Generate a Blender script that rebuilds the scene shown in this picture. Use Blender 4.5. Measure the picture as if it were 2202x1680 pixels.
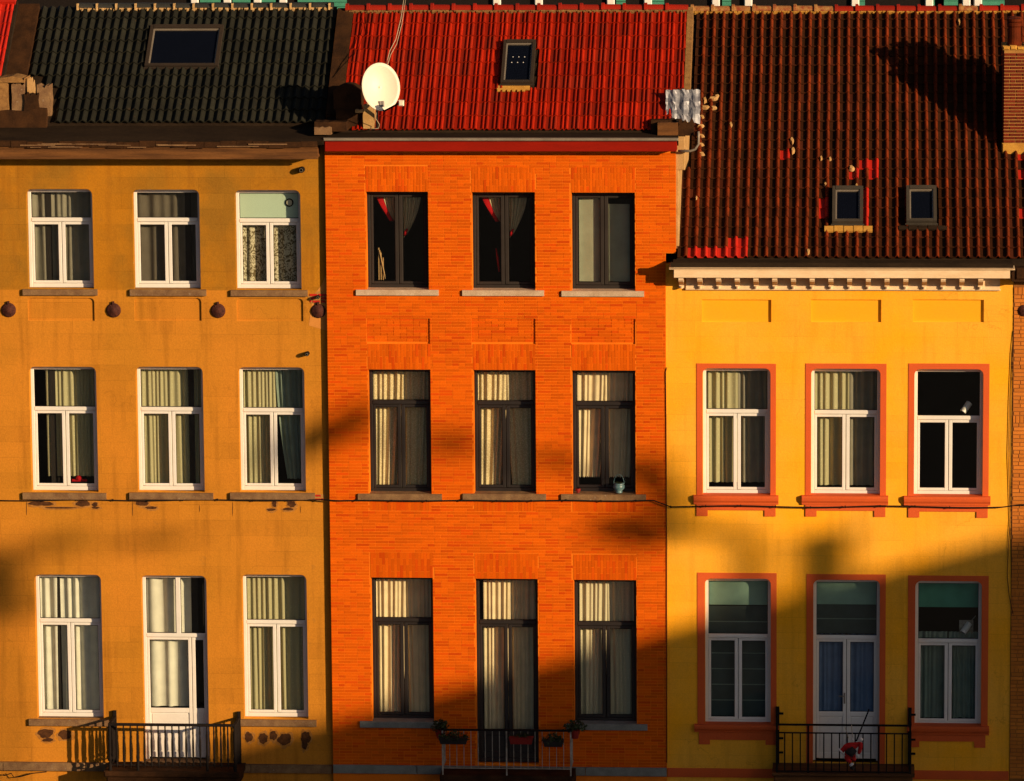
import bpy, bmesh, math, random
from mathutils import Vector, Matrix
random.seed(7)
R = math.radians
S = bpy.context.scene
for o in list(bpy.data.objects): bpy.data.objects.remove(o)
COL = S.collection

# ------------------------------------------------------------------ camera
YAW, PITCH, ROLL = R(4.3), R(9.0), 0.0077
FPX, WPX, HPX = 10200.0, 2202.0, 1680.0        # focal length and size of the view I measured in
PPM = 126.0                                     # those pixels per metre on the facades
ZC = 10.4                                       # height of the point looked at
D = FPX / PPM
fwd = Vector((-math.sin(YAW) * math.cos(PITCH), math.cos(YAW) * math.cos(PITCH), -math.sin(PITCH)))
cam_loc = Vector((0, 0, ZC)) - fwd * D
r0 = fwd.cross(Vector((0, 0, 1))).normalized()
u0 = r0.cross(fwd).normalized()
right = r0 * math.cos(ROLL) - u0 * math.sin(ROLL)
up = u0 * math.cos(ROLL) + r0 * math.sin(ROLL)
cd = bpy.data.cameras.new('camera'); cam = bpy.data.objects.new('camera', cd); COL.objects.link(cam)
cam.matrix_world = Matrix((( right.x, up.x, -fwd.x, cam_loc.x), (right.y, up.y, -fwd.y, cam_loc.y),
                           (right.z, up.z, -fwd.z, cam_loc.z), (0, 0, 0, 1)))
cd.sensor_width = 36; cd.lens = 36 * FPX / WPX; cd.clip_start = 1; cd.clip_end = 2000
S.camera = cam
# ------------------------------------------------------------------ light
SUN_AZ, SUN_EL = R(52), R(13)                   # azimuth from the facade's normal, to the right
S.world = bpy.data.worlds.new('World'); S.world.use_nodes = True
wn = S.world.node_tree.nodes; wl = S.world.node_tree.links
bg = wn['Background']; bg.inputs['Strength'].default_value = 0.05
sky = wn.new('ShaderNodeTexSky'); sky.sky_type = 'NISHITA'; sky.sun_disc = False
sky.air_density = .45; sky.dust_density = 1.2; sky.ozone_density = .4; sky.sun_elevation = SUN_EL; sky.sun_rotation = R(180) - SUN_AZ
wl.new(sky.outputs[0], bg.inputs[0])
sun_dir = Vector((math.sin(SUN_AZ) * math.cos(SUN_EL), -math.cos(SUN_AZ) * math.cos(SUN_EL), math.sin(SUN_EL)))
sd = bpy.data.lights.new('sun', 'SUN'); sd.energy = 5.0; sd.angle = R(0.5); sd.color = (1.0, 0.72, 0.43)
so = bpy.data.objects.new('sun', sd); COL.objects.link(so); so.rotation_euler = sun_dir.to_track_quat('Z', 'Y').to_euler()
so.location = (30, -30, 30)
S.view_settings.view_transform = 'Standard'; S.view_settings.look = 'None'
S.view_settings.exposure = 0.42; S.view_settings.gamma = 1; S.view_settings.use_curve_mapping = False
S.render.engine = 'CYCLES'; S.cycles.transparent_max_bounces = 12; S.cycles.max_bounces = 6

# ------------------------------------------------------------------ measuring: photo point -> point on a real plane
def ray(px, py): return fwd + right * ((px - WPX / 2) / FPX) + up * (-(py - HPX / 2) / FPX)
def P(px, py, Y=0.0):
    d = ray(px, py); t = (Y - cam_loc.y) / d.y; p = cam_loc + d * t
    return p.x, p.z
def rect(xl, xr, yt, yb, Y=0.0):
    ym = (yt + yb) / 2; xm = (xl + xr) / 2
    return P(xl, ym, Y)[0], P(xr, ym, Y)[0], P(xm, yb, Y)[1], P(xm, yt, Y)[1]   # x0,x1,z0,z1
def on_plane(px, py, p0, n):
    d = ray(px, py); t = (p0 - cam_loc).dot(n) / d.dot(n); return cam_loc + d * t

# ------------------------------------------------------------------ materials
def mat(name, col, col2=None, rough=0.8, scale=1.2, var=0.5, fine=0.12, bump=0.0, bscale=60, spec=0.25, metal=0.0,
        rnd=0.0, streak=0.0, blocks=0.0, lo=0.35, hi=0.65, rndmix=None, stretch=(1, 1, 1), grime=None, zsplit=None):
    m = bpy.data.materials.new(name); m.use_nodes = True; nt = m.node_tree; N = nt.nodes; L = nt.links
    b = N['Principled BSDF']; b.inputs['Roughness'].default_value = rough; b.inputs['Metallic'].default_value = metal
    b.inputs['Specular IOR Level'].default_value = spec
    geo = N.new('ShaderNodeNewGeometry'); mp = N.new('ShaderNodeMapping'); mp.inputs['Scale'].default_value = stretch
    L.new(geo.outputs['Position'], mp.inputs[0]); pos = mp.outputs[0]
    def noise(sc, det=4, vec=pos, rg=0.55):
        n = N.new('ShaderNodeTexNoise'); n.inputs['Scale'].default_value = sc; n.inputs['Detail'].default_value = det
        n.inputs['Roughness'].default_value = rg; L.new(vec, n.inputs['Vector']); return n.outputs['Fac']
    def mrange(x, a, b_, c, d):
        n = N.new('ShaderNodeMapRange'); L.new(x, n.inputs[0])
        for i, v in enumerate((a, b_, c, d)): n.inputs[i + 1].default_value = v
        return n.outputs[0]
    def mix(f, a, c, mode='MIX'):
        n = N.new('ShaderNodeMix'); n.data_type = 'RGBA'; n.blend_type = mode
        if hasattr(f, 'node'): L.new(f, n.inputs[0])
        else: n.inputs[0].default_value = f
        for s, v in ((6, a), (7, c)):
            if hasattr(v, 'node'): L.new(v, n.inputs[s])
            else: n.inputs[s].default_value = (*v, 1)
        return n.outputs[2]
    c = tuple(col); c2 = tuple(col2) if col2 else tuple(x * 0.7 for x in col)
    out = mix(mrange(noise(scale, 6), lo, hi, 0, var), c, c2)
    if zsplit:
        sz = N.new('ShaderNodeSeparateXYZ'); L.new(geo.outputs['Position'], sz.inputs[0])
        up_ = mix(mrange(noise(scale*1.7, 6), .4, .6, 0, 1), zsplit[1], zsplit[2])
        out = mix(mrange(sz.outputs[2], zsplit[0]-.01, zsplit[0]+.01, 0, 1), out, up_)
    if fine: out = mix(1.0, out, mix(mrange(noise(bscale, 5), .3, .7, 0, 1), (1 - fine,) * 3, (1 + fine,) * 3), 'MULTIPLY')
    if rnd or rndmix:
        oi = N.new('ShaderNodeObjectInfo'); at = N.new('ShaderNodeAttribute'); at.attribute_name = 'rnd'
        ad = N.new('ShaderNodeMath'); ad.operation = 'ADD'; L.new(oi.outputs['Random'], ad.inputs[0]); L.new(at.outputs['Fac'], ad.inputs[1])
        fr = N.new('ShaderNodeMath'); fr.operation = 'FRACT'; L.new(ad.outputs[0], fr.inputs[0])
        if rndmix: out = mix(mrange(fr.outputs[0], rndmix[1], rndmix[2], 0, 1), out, rndmix[0])
        m2 = N.new('ShaderNodeMath'); m2.operation = 'MULTIPLY'; m2.inputs[1].default_value = 7.31; L.new(fr.outputs[0], m2.inputs[0])
        f2 = N.new('ShaderNodeMath'); f2.operation = 'FRACT'; L.new(m2.outputs[0], f2.inputs[0])
        if rnd: out = mix(1.0, out, mix(f2.outputs[0], (1 - rnd,) * 3, (1 + rnd,) * 3), 'MULTIPLY')
    hgt = None
    if streak:
        ms = N.new('ShaderNodeMapping'); ms.inputs['Scale'].default_value = (4, 4, .35); L.new(geo.outputs['Position'], ms.inputs[0])
        out = mix(mrange(noise(1.6, 6, ms.outputs[0]), .52, .75, 0, streak), out, tuple(x * .45 for x in c))
    if grime:
        out = mix(mrange(noise(grime[1], 8, pos, .7), grime[2], grime[2] + .12, 0, grime[3]), out, grime[0])
    if blocks:
        sp = N.new('ShaderNodeSeparateXYZ'); L.new(geo.outputs['Position'], sp.inputs[0]); cb = N.new('ShaderNodeCombineXYZ')
        L.new(sp.outputs[0], cb.inputs[0]); L.new(sp.outputs[2], cb.inputs[1])
        br = N.new('ShaderNodeTexBrick'); L.new(cb.outputs[0], br.inputs[0]); br.inputs['Scale'].default_value = 1
        br.inputs['Brick Width'].default_value = .89; br.inputs['Row Height'].default_value = .27
        br.inputs['Mortar Size'].default_value = .0035; br.inputs['Mortar Smooth'].default_value = .6
        br.inputs['Color1'].default_value = (1, 1, 1, 1); br.inputs['Color2'].default_value = (1 - blocks * .35,) * 3 + (1,)
        br.inputs['Mortar'].default_value = (1 - blocks,) * 3 + (1,)
        # the scoring shows only here and there, elsewhere it is filled with paint
        out = mix(mrange(noise(.9, 3), .38, .62, .15, 1.0), out, mix(1.0, out, br.outputs['Color'], 'MULTIPLY'))
    if blocks:
        vz = N.new('ShaderNodeTexVoronoi'); vz.feature = 'DISTANCE_TO_EDGE'; vz.inputs['Scale'].default_value = .55
        nz = N.new('ShaderNodeTexNoise'); nz.inputs['Scale'].default_value = 2.5; nz.inputs['Detail'].default_value = 6; L.new(pos, nz.inputs['Vector'])
        av = N.new('ShaderNodeVectorMath'); av.operation = 'ADD'; L.new(nz.outputs['Color'], av.inputs[0]); L.new(pos, av.inputs[1]); L.new(av.outputs[0], vz.inputs['Vector'])
        ck = mrange(vz.outputs['Distance'], .002, .006, .28, 0); mk = N.new('ShaderNodeMath'); mk.operation = 'MULTIPLY'
        L.new(ck, mk.inputs[0]); L.new(mrange(noise(.7, 2), .50, .58, 0, 1), mk.inputs[1])
        out = mix(mk.outputs[0], out, tuple(x * .35 for x in c))
    L.new(out, b.inputs['Base Color'])
    if bump:
        bp = N.new('ShaderNodeBump'); bp.inputs['Strength'].default_value = bump; bp.inputs['Distance'].default_value = .01
        L.new(noise(bscale, 6), bp.inputs['Height']); L.new(bp.outputs[0], b.inputs['Normal'])
    return m

def glass_mat(name, tint=(.93, .95, .94), refl=.05, gcol=(1, 1, 1)):
    m = bpy.data.materials.new(name); m.use_nodes = True; N = m.node_tree.nodes; L = m.node_tree.links; N.clear()
    o = N.new('ShaderNodeOutputMaterial'); t = N.new('ShaderNodeBsdfTransparent'); t.inputs[0].default_value = (*tint, 1)
    g = N.new('ShaderNodeBsdfGlossy'); g.inputs['Roughness'].default_value = .02; g.inputs[0].default_value = (*gcol, 1)
    f = N.new('ShaderNodeLayerWeight'); pw = N.new('ShaderNodeMath'); pw.operation = 'POWER'; pw.inputs[1].default_value = 4
    mr = N.new('ShaderNodeMapRange'); mr.inputs[3].default_value = .03; mr.inputs[4].default_value = .7; mx = N.new('ShaderNodeMixShader')
    L.new(f.outputs['Facing'], pw.inputs[0]); L.new(pw.outputs[0], mr.inputs[0]); L.new(mr.outputs[0], mx.inputs[0]); L.new(t.outputs[0], mx.inputs[1]); L.new(g.outputs[0], mx.inputs[2]); L.new(mx.outputs[0], o.inputs[0])
    return m

def cloth_mat(name, col, trans=.25, sheer=.0, pattern=None, pscale=14, col2=None):
    m = bpy.data.materials.new(name); m.use_nodes = True; N = m.node_tree.nodes; L = m.node_tree.links; N.clear()
    o = N.new('ShaderNodeOutputMaterial'); d = N.new('ShaderNodeBsdfDiffuse'); t = N.new('ShaderNodeBsdfTranslucent')
    geo = N.new('ShaderNodeNewGeometry')
    mx = N.new('ShaderNodeMixShader'); mx.inputs[0].default_value = trans
    c = N.new('ShaderNodeMix'); c.data_type = 'RGBA'; c.inputs[6].default_value = (*col, 1)
    c.inputs[7].default_value = (*(col2 or [x * .84 for x in col]), 1)
    if pattern == 'damask':
        w = N.new('ShaderNodeTexNoise'); w.inputs['Scale'].default_value = pscale; w.inputs['Distortion'].default_value = 2.2; w.inputs['Detail'].default_value = 1; L.new(geo.outputs['Position'], w.inputs['Vector']); src = w.outputs['Fac']; lo, hi = .47, .55
    elif pattern == 'lace':
        w = N.new('ShaderNodeTexVoronoi'); w.inputs['Scale'].default_value = pscale; L.new(geo.outputs['Position'], w.inputs['Vector']); src = w.outputs['Distance']; lo, hi = .3, .55
    elif pattern == 'dots':
        w = N.new('ShaderNodeTexVoronoi'); w.inputs['Scale'].default_value = pscale; w.inputs['Randomness'].default_value = .4
        L.new(geo.outputs['Position'], w.inputs['Vector']); src = w.outputs['Distance']; lo, hi = .1, .22
    else:
        w = N.new('ShaderNodeTexNoise'); w.inputs['Scale'].default_value = 5; L.new(geo.outputs['Position'], w.inputs['Vector']); src = w.outputs['Fac']; lo, hi = .35, .75
    mr = N.new('ShaderNodeMapRange'); mr.inputs[1].default_value = lo; mr.inputs[2].default_value = hi; L.new(src, mr.inputs[0])
    L.new(mr.outputs[0], c.inputs[0])
    L.new(c.outputs[2], d.inputs[0]); L.new(c.outputs[2], t.inputs[0]); L.new(d.outputs[0], mx.inputs[1]); L.new(t.outputs[0], mx.inputs[2])
    last = mx.outputs[0]
    if sheer:
        tr = N.new('ShaderNodeBsdfTransparent'); m2 = N.new('ShaderNodeMixShader'); m2.inputs[0].default_value = sheer
        L.new(last, m2.inputs[1]); L.new(tr.outputs[0], m2.inputs[2]); last = m2.outputs[0]
    L.new(last, o.inputs[0]); return m

M = {}
M['ochre'] = mat('ochre_render', (.53, .200, .020), (.43, .180, .016), .9, .55, .8, .10, .35, 45, .08, streak=.5, blocks=.42, grime=((.24, .12, .03), 3.2, .64, .5),
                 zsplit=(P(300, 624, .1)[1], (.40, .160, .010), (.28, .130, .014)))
M['ochre_light'] = mat('ochre_patch', (.56, .23, .05), (.46, .18, .03), .9, 2, .6, .06, .2, 45, .15)
M['yellow'] = mat('yellow_render', (.90, .385, .012), (.82, .40, .045), .88, .7, .8, .07, .35, 50, .08, streak=.25, blocks=.30, grime=((.5, .24, .05), 4, .7, .3))
M['yellow_panel'] = mat('yellow_panel', (.84, .37, .010), (.80, .35, .02), .88, 1.5, .5, .04, .15, 50, .15)
M['band'] = mat('red_paint_band', (.60, .095, .018), (.52, .085, .02), .75, 3, .6, .08, .2, 50, .2, grime=((.3, .06, .02), 6, .68, .5))
M['brick'] = mat('orange_brick', (.59, .098, .002), (.51, .080, .002), .9, .8, .8, .10, .3, 90, .05, rnd=.13, rndmix=((.52, .060, .002), .60, 1.0))
M['mortar'] = mat('orange_mortar', (.74, .175, .008), (.60, .13, .006), .95, 1.3, .8, .12, .3, 80, .1)
M['rbrick'] = mat('tan_brick', (.52, .17, .022), (.44, .13, .02), .85, 2, .7, .12, .3, 80, .15, rnd=.12)
M['rmortar'] = mat('brown_mortar', (.26, .10, .025), None, .95, 3, .6, .12, .3, 80, .1)
M['chbrick'] = mat('chimney_brick', (.10, .013, .005), (.16, .020, .006), .85, 6, .8, .2, .3, 90, .15, rnd=.25)
M['chmortar'] = mat('pale_mortar', (.38, .19, .05), (.28, .14, .04), .95, 6, .7, .15, .4, 60, .1)
M['white'] = mat('white_paint', (.70, .68, .64), (.62, .60, .55), .45, 3, .5, .03, .05, 30, .4)
M['door_white'] = mat('door_paint', (.72, .69, .64), (.64, .60, .54), .5, 3, .5, .03, .05, 30, .4)
M['dark'] = mat('dark_frame', (.018, .014, .013), (.012, .010, .009), .45, 3, .6, .1, .05, 50, .4)
M['dark2'] = mat('dark_frame_grey', (.026, .021, .018), (.018, .014, .012), .6, 3, .6, .1, .05, 50, .2)
M['stone'] = mat('sill_stone', (.22, .13, .06), (.12, .06, .03), .85, 7, .8, .2, .4, 60, .2, grime=((.42, .33, .22), 14, .6, .6))
M['pale_stone'] = mat('pale_sill_stone', (.50, .38, .27), (.36, .25, .16), .85, 7, .7, .15, .3, 60, .2, grime=((.12, .08, .05), 11, .68, .7))
M['grey_stone'] = mat('grey_band_stone', (.20, .20, .18), (.12, .12, .10), .85, 6, .7, .15, .3, 60, .2)
M['cornice'] = mat('cornice_cream_paint', (.74, .56, .36), (.62, .44, .25), .7, 5, .7, .08, .2, 40, .25, grime=((.3, .14, .06), 8, .66, .7), stretch=(.5, 1, 2))
M['oldwood'] = mat('weathered_board', (.16, .065, .018), (.06, .025, .009), .85, 3, .9, .2, .4, 50, .15, stretch=(.3, 2, 5))
M['redfascia'] = mat('red_fascia_paint', (.24, .008, .002), (.18, .007, .002), .85, 4, .6, .06, .1, 40, .08, stretch=(.4, 1, 2))
M['zinc'] = mat('zinc_gutter', (.26, .22, .17), (.17, .14, .11), .5, 4, .7, .1, .1, 40, .4, metal=.3)
M['lead'] = mat('dark_roofing', (.026, .016, .009), (.013, .008, .005), .85, 3, .8, .2, .4, 30, .08, stretch=(.4, 1, 1))
M['tile_red'] = mat('red_roof_tile', (.31, .013, .002), (.22, .010, .002), .6, 4, .7, .12, .15, 60, .12, rnd=.22, rndmix=((.20, .014, .004), .55, 1.0), grime=((.12, .03, .01), 5, .64, .5))
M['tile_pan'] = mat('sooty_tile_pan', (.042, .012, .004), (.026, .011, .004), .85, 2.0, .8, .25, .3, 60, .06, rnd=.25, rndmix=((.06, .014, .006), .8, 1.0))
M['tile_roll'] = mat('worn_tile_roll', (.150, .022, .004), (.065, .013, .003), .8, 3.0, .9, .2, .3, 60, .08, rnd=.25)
M['tile_new'] = mat('new_red_tile', (.42, .014, .005), (.30, .013, .005), .55, 4, .6, .1, .1, 60, .3, rnd=.15)
M['tile_black'] = mat('black_green_tile', (.017, .017, .012), (.010, .010, .008), .7, 3, .8, .25, .2, 60, .1, rnd=.2, grime=((.09, .05, .02), 9, .62, .5))
M['ridge_red'] = mat('red_ridge_tile', (.27, .012, .003), (.20, .013, .004), .6, 5, .6, .12, .1, 50, .15, rnd=.15)
M['ridge_mossy'] = mat('mossy_ridge_tile', (.22, .05, .018), (.36, .2, .06), .85, 12, .9, .2, .4, 60, .2)
M['ridge_black'] = mat('black_ridge_tile', (.03, .03, .026), None, .5, 5, .6, .2, .1, 50, .35)
M['cement'] = mat('ridge_cement', (.58, .38, .17), (.30, .18, .07), .95, 12, .8, .2, .5, 60, .1)
M['cement_dark'] = mat('dirty_cement', (.28, .15, .05), (.16, .08, .03), .95, 12, .8, .2, .5, 60, .1)
M['plaster'] = mat('party_wall_plaster', (.46, .28, .12), (.32, .18, .055), .9, 3, .8, .12, .4, 40, .15, grime=((.2, .11, .03), 5, .62, .6))
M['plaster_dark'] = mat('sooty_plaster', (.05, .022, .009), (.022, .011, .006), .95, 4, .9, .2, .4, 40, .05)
M['iron'] = mat('black_iron', (.012, .009, .008), None, .85, 8, .5, .2, .2, 50, .08)
M['rust'] = mat('rusty_iron', (.075, .020, .012), (.035, .012, .010), .8, 18, .9, .3, .6, 60, .2)
M['railpaint'] = mat('grey_rail_paint', (.34, .31, .26), (.16, .10, .06), .6, 12, .7, .1, .2, 50, .3)
M['dish'] = mat('dish_enamel', (.74, .66, .53), (.68, .60, .48), .45, 1.5, .5, .02, .02, 30, .35)
M['greymark'] = mat('grey_mark', (.25, .22, .2), None, .8)
M['roofframe'] = mat('skylight_frame', (.022, .012, .005), (.014, .008, .004), .9, 6, .6, .1, .1, 50, .4)
M['roofframe_grey'] = mat('grey_skylight_frame', (.04, .032, .022), (.026, .02, .014), .9, 6, .6, .1, .1, 50, .4)
M['gold'] = mat('old_yellow_mortar', (.50, .26, .045), (.36, .17, .03), .9, 8, .8, .15, .4, 60, .15)
M['foil'] = mat('crumpled_zinc_sheet', (.30, .31, .34), (.14, .14, .17), .5, 5, .9, .1, .3, 9, .3, metal=.3)
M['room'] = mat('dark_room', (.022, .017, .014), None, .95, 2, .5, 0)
M['interior_wood'] = mat('pale_stick', (.5, .3, .12), None, .6)
M['terracotta'] = mat('terracotta', (.20, .012, .008), None, .8, 8)
M['blue_glaze'] = mat('blue_glazed_pot', (.06, .18, .22), (.20, .28, .27), .3, 30, .9, .05, 0, 30, .5)
M['leaf'] = mat('dark_leaf', (.03, .045, .015), (.05, .06, .02), .7, 6)
M['bark'] = mat('bark', (.08, .05, .03), None, .9, 6)
M['asphalt'] = mat('asphalt', (.05, .05, .05), (.04, .04, .042), .9, 1.5, .6, .1, .2, 60)
M['pavement'] = mat('paving', (.17, .15, .13), None, .9, 3)
M['opp'] = mat('brown_brick_far', (.20, .08, .04), None, .9, 1)
M['green'] = mat('green_shutter', (.05, .24, .16), None, .6, 6)
M['redcloth'] = mat('red_felt', (.42, .012, .010), (.3, .01, .01), .9, 10)
M['whitecloth'] = mat('white_felt', (.7, .66, .62), None, .95, 10)
M['blackcloth'] = mat('black_felt', (.02, .016, .016), None, .9, 10)
M['rope'] = mat('cord', (.45, .36, .24), None, .8)
M['glass'] = glass_mat('clear_glass')
M['skyglass'] = mat('skylight_glass', (.003, .004, .008), None, .15, 3, .3, 0, 0, 30, .22)
M['frost'] = mat('frosted_board', (.50, .62, .48), (.44, .56, .44), .6, 2, .4, .03)
M['c_cream'] = cloth_mat('cream_net', (.80, .70, .46), .1, .03, 'dots', 16)
M['c_olive'] = cloth_mat('olive_net', (.60, .54, .31), .12, .06, 'dots', 12)
M['c_grey'] = cloth_mat('grey_voile', (.40, .36, .27), .2, .2)
M['c_grey2'] = cloth_mat('brown_voile', (.24, .20, .15), .25, .28)
M['c_damask'] = cloth_mat('damask', (.62, .55, .38), .1, 0, 'damask', 14, (.16, .12, .06))
M['c_white'] = cloth_mat('white_drape', (.80, .77, .64), .1, 0)
M['c_lace'] = cloth_mat('lace', (.86, .70, .42), .08, .02, 'lace', 40, (.66, .52, .28))
M['c_warm'] = cloth_mat('warm_cream_drape', (.84, .68, .42), .08, .0)
M['c_satin'] = cloth_mat('pale_satin', (.60, .50, .30), .1, 0)
M['c_red'] = cloth_mat('red_drape', (.45, .012, .015), .1, 0)
M['c_blind'] = cloth_mat('grey_blind', (.46, .46, .32), .15, 0)
M['c_mint'] = cloth_mat('mint_blind', (.40, .62, .50), .3, 0)
M['c_green'] = cloth_mat('green_blind', (.13, .46, .33), .3, 0)
M['c_slate'] = cloth_mat('slate_blind', (.10, .13, .12), .2, .1)
M['c_blue'] = cloth_mat('blue_voile', (.22, .32, .52), .25, .12)
M['c_sage'] = cloth_mat('sage_net', (.30, .38, .31), .2, .1)

# ------------------------------------------------------------------ mesh building
WL = {}      # world locations of Empties and parts
class MB:
    def __init__(s): s.v = []; s.f = []; s.m = []; s.r = []; s.smooth = False
    def add(s, vs, fs, mi=0, rnd=0.0):
        k = len(s.v); s.v += [tuple(v) for v in vs]; s.f += [tuple(i + k for i in f) for f in fs]; s.m += [mi] * len(fs); s.r += [rnd] * len(fs)
    def box(s, x0, x1, y0, y1, z0, z1, mi=0, rnd=0.0, bev=0.0, openback=False):
        if x0 > x1: x0, x1 = x1, x0
        if y0 > y1: y0, y1 = y1, y0
        if z0 > z1: z0, z1 = z1, z0
        if bev <= 0:
            v = [(x0,y0,z0),(x1,y0,z0),(x1,y1,z0),(x0,y1,z0),(x0,y0,z1),(x1,y0,z1),(x1,y1,z1),(x0,y1,z1)]
            f = [(0,1,5,4),(1,2,6,5),(3,0,4,7),(4,5,6,7),(3,2,1,0)]
            if not openback: f.append((2,3,7,6))
            s.add(v, f, mi, rnd)
        else:
            b = min(bev, (x1-x0)*.45, (z1-z0)*.45, (y1-y0)*.45)
            v = [(x0+b,y0,z0+b),(x1-b,y0,z0+b),(x1-b,y0,z1-b),(x0+b,y0,z1-b),
                 (x0,y0+b,z0),(x1,y0+b,z0),(x1,y0+b,z1),(x0,y0+b,z1),
                 (x0,y1,z0),(x1,y1,z0),(x1,y1,z1),(x0,y1,z1)]
            f = [(0,1,2,3),(4,5,1,0),(5,6,2,1),(6,7,3,2),(7,4,0,3),(8,9,5,4),(9,10,6,5),(10,11,7,6),(11,8,4,7)]
            if not openback: f.append((11,10,9,8))
            s.add(v, f, mi, rnd)
    def prism(s, pts, x0, x1, mi=0):             # polygon in (y,z), extruded along x
        n = len(pts); v = [(x0, a, b) for a, b in pts] + [(x1, a, b) for a, b in pts]
        s.add(v, [tuple(range(n))[::-1], tuple(range(n, 2*n))] + [(i, (i+1) % n, n + (i+1) % n, n + i) for i in range(n)], mi)
    def plate(s, pts, y0, y1, mi=0):             # polygon in (x,z), extruded along y
        n = len(pts); v = [(a, y0, b) for a, b in pts] + [(a, y1, b) for a, b in pts]
        s.add(v, [tuple(range(n)), tuple(range(n, 2*n))[::-1]] + [(i, n + i, n + (i+1) % n, (i+1) % n) for i in range(n)], mi)
    def tube(s, pts, r, n=8, mi=0, cap=True):
        pts = [Vector(p) for p in pts]; rs = r if isinstance(r, (list, tuple)) else [r] * len(pts); k = len(s.v); vs = []; fs = []
        prev = None
        for i, p in enumerate(pts):
            t = (pts[min(i+1, len(pts)-1)] - pts[max(i-1, 0)]).normalized()
            a = Vector((0,0,1)) if abs(t.z) < .9 else Vector((1,0,0))
            if prev is None: u = t.cross(a).normalized()
            else: u = (prev - t * prev.dot(t)).normalized()
            prev = u; w = t.cross(u)
            for j in range(n):
                an = 2*math.pi*j/n; vs.append(p + (u*math.cos(an) + w*math.sin(an)) * rs[i])
        for i in range(len(pts)-1):
            for j in range(n): fs.append((i*n+j, i*n+(j+1)%n, (i+1)*n+(j+1)%n, (i+1)*n+j))
        if cap: fs.append(tuple(range(n))[::-1]); fs.append(tuple(range((len(pts)-1)*n, len(pts)*n)))
        s.add(vs, fs, mi)
    def lathe(s, prof, c=(0,0,0), axis=(0,0,1), n=12, mi=0):   # prof = [(r, h)]
        c = Vector(c); s.tube([c + Vector(axis) * h for r, h in prof], [max(r, 1e-4) for r, h in prof], n, mi)
    def build(s, name, mats, parent=None, origin=None, smooth=False):
        me = bpy.data.meshes.new(name)
        if origin is None:
            xs = [v[0] for v in s.v]; ys = [v[1] for v in s.v]; zs = [v[2] for v in s.v]
            origin = ((min(xs)+max(xs))/2, (min(ys)+max(ys))/2, min(zs))
        O = Vector(origin)
        me.from_pydata([(v[0]-O.x, v[1]-O.y, v[2]-O.z) for v in s.v], [], s.f)
        if not isinstance(mats, (list, tuple)): mats = [mats]
        for m in mats: me.materials.append(m)
        if len(mats) > 1: me.polygons.foreach_set('material_index', s.m)
        if any(s.r):
            a = me.attributes.new('rnd', 'FLOAT', 'FACE'); a.data.foreach_set('value', s.r)
        if smooth or s.smooth: me.polygons.foreach_set('use_smooth', [True] * len(me.polygons))
        me.update()
        return link(name, me, parent, O)
def link(name, me, parent=None, world=Vector((0,0,0)), rot=None):
    o = bpy.data.objects.new(name, me); COL.objects.link(o)
    if parent is not None:
        o.parent = parent; o.location = Vector(world) - WL[parent.name]
    else: o.location = world
    if rot: o.rotation_euler = rot
    WL[o.name] = Vector(world); return o
def thing(name, label, cat, loc=(0,0,0), group=None):
    o = bpy.data.objects.new(name, None); COL.objects.link(o); o.location = loc; o.empty_display_size = .3; WL[o.name] = Vector(loc)
    return tag(o, label, cat, group)
def tag(o, label=None, cat=None, group=None, kind=None):
    if label: o['label'] = label
    if cat: o['category'] = cat
    if group: o['group'] = group
    if kind: o['kind'] = kind
    return o
def clean_normals(me):
    bm = bmesh.new(); bm.from_mesh(me); bmesh.ops.recalc_face_normals(bm, faces=bm.faces); bm.to_mesh(me); bm.free()

def rrect(x0, x1, z0, z1, r=0.0, n=5):           # rectangle with rounded upper corners
    if r <= 0: return [(x0,z0),(x1,z0),(x1,z1),(x0,z1)]
    p = [(x0,z0),(x1,z0)]
    for i in range(n+1): a = math.pi/2*i/n; p.append((x1-r+r*math.cos(a), z1-r+r*math.sin(a)))
    for i in range(n+1): a = math.pi/2+math.pi/2*i/n; p.append((x0+r+r*math.cos(a), z1-r+r*math.sin(a)))
    return p
def slab(name, outline, holes, y0, y1, m, parent):  # upright slab with openings
    cu = bpy.data.curves.new(name, 'CURVE'); cu.dimensions = '2D'; cu.fill_mode = 'BOTH'; cu.extrude = abs(y1-y0)/2
    for pts in [outline] + holes:
        sp = cu.splines.new('POLY'); sp.points.add(len(pts)-1); sp.use_cyclic_u = True
        for i, (a, b) in enumerate(pts): sp.points[i].co = (a, b, 0, 1)
    t = bpy.data.objects.new('tmp', cu); COL.objects.link(t); dg = bpy.context.evaluated_depsgraph_get(); dg.update()
    me = bpy.data.meshes.new_from_object(t.evaluated_get(dg)); bpy.data.objects.remove(t)
    me.name = name; me.materials.clear(); me.materials.append(m); ym = (y0+y1)/2
    xs = [p[0] for p in outline]; zs = [p[1] for p in outline]; O = Vector(((min(xs)+max(xs))/2, ym, min(zs)))
    for v in me.vertices: x, y, z = v.co; v.co = (x - O.x, -z, y - O.z)
    bm = bmesh.new(); bm.from_mesh(me); bmesh.ops.remove_doubles(bm, verts=bm.verts, dist=1e-5); bmesh.ops.recalc_face_normals(bm, faces=bm.faces); bm.to_mesh(me); bm.free()
    return link(name, me, parent, O)

# ------------------------------------------------------------------ ground
g = MB(); g.box(-400, 400, -500, 500, -.3, 0); tag(g.build('ground', M['asphalt']), kind='structure')
g = MB(); g.box(-60, 60, -3.2, 0.6, 0.004, .13); tag(g.build('pavement', M['pavement']), kind='structure')

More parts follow.
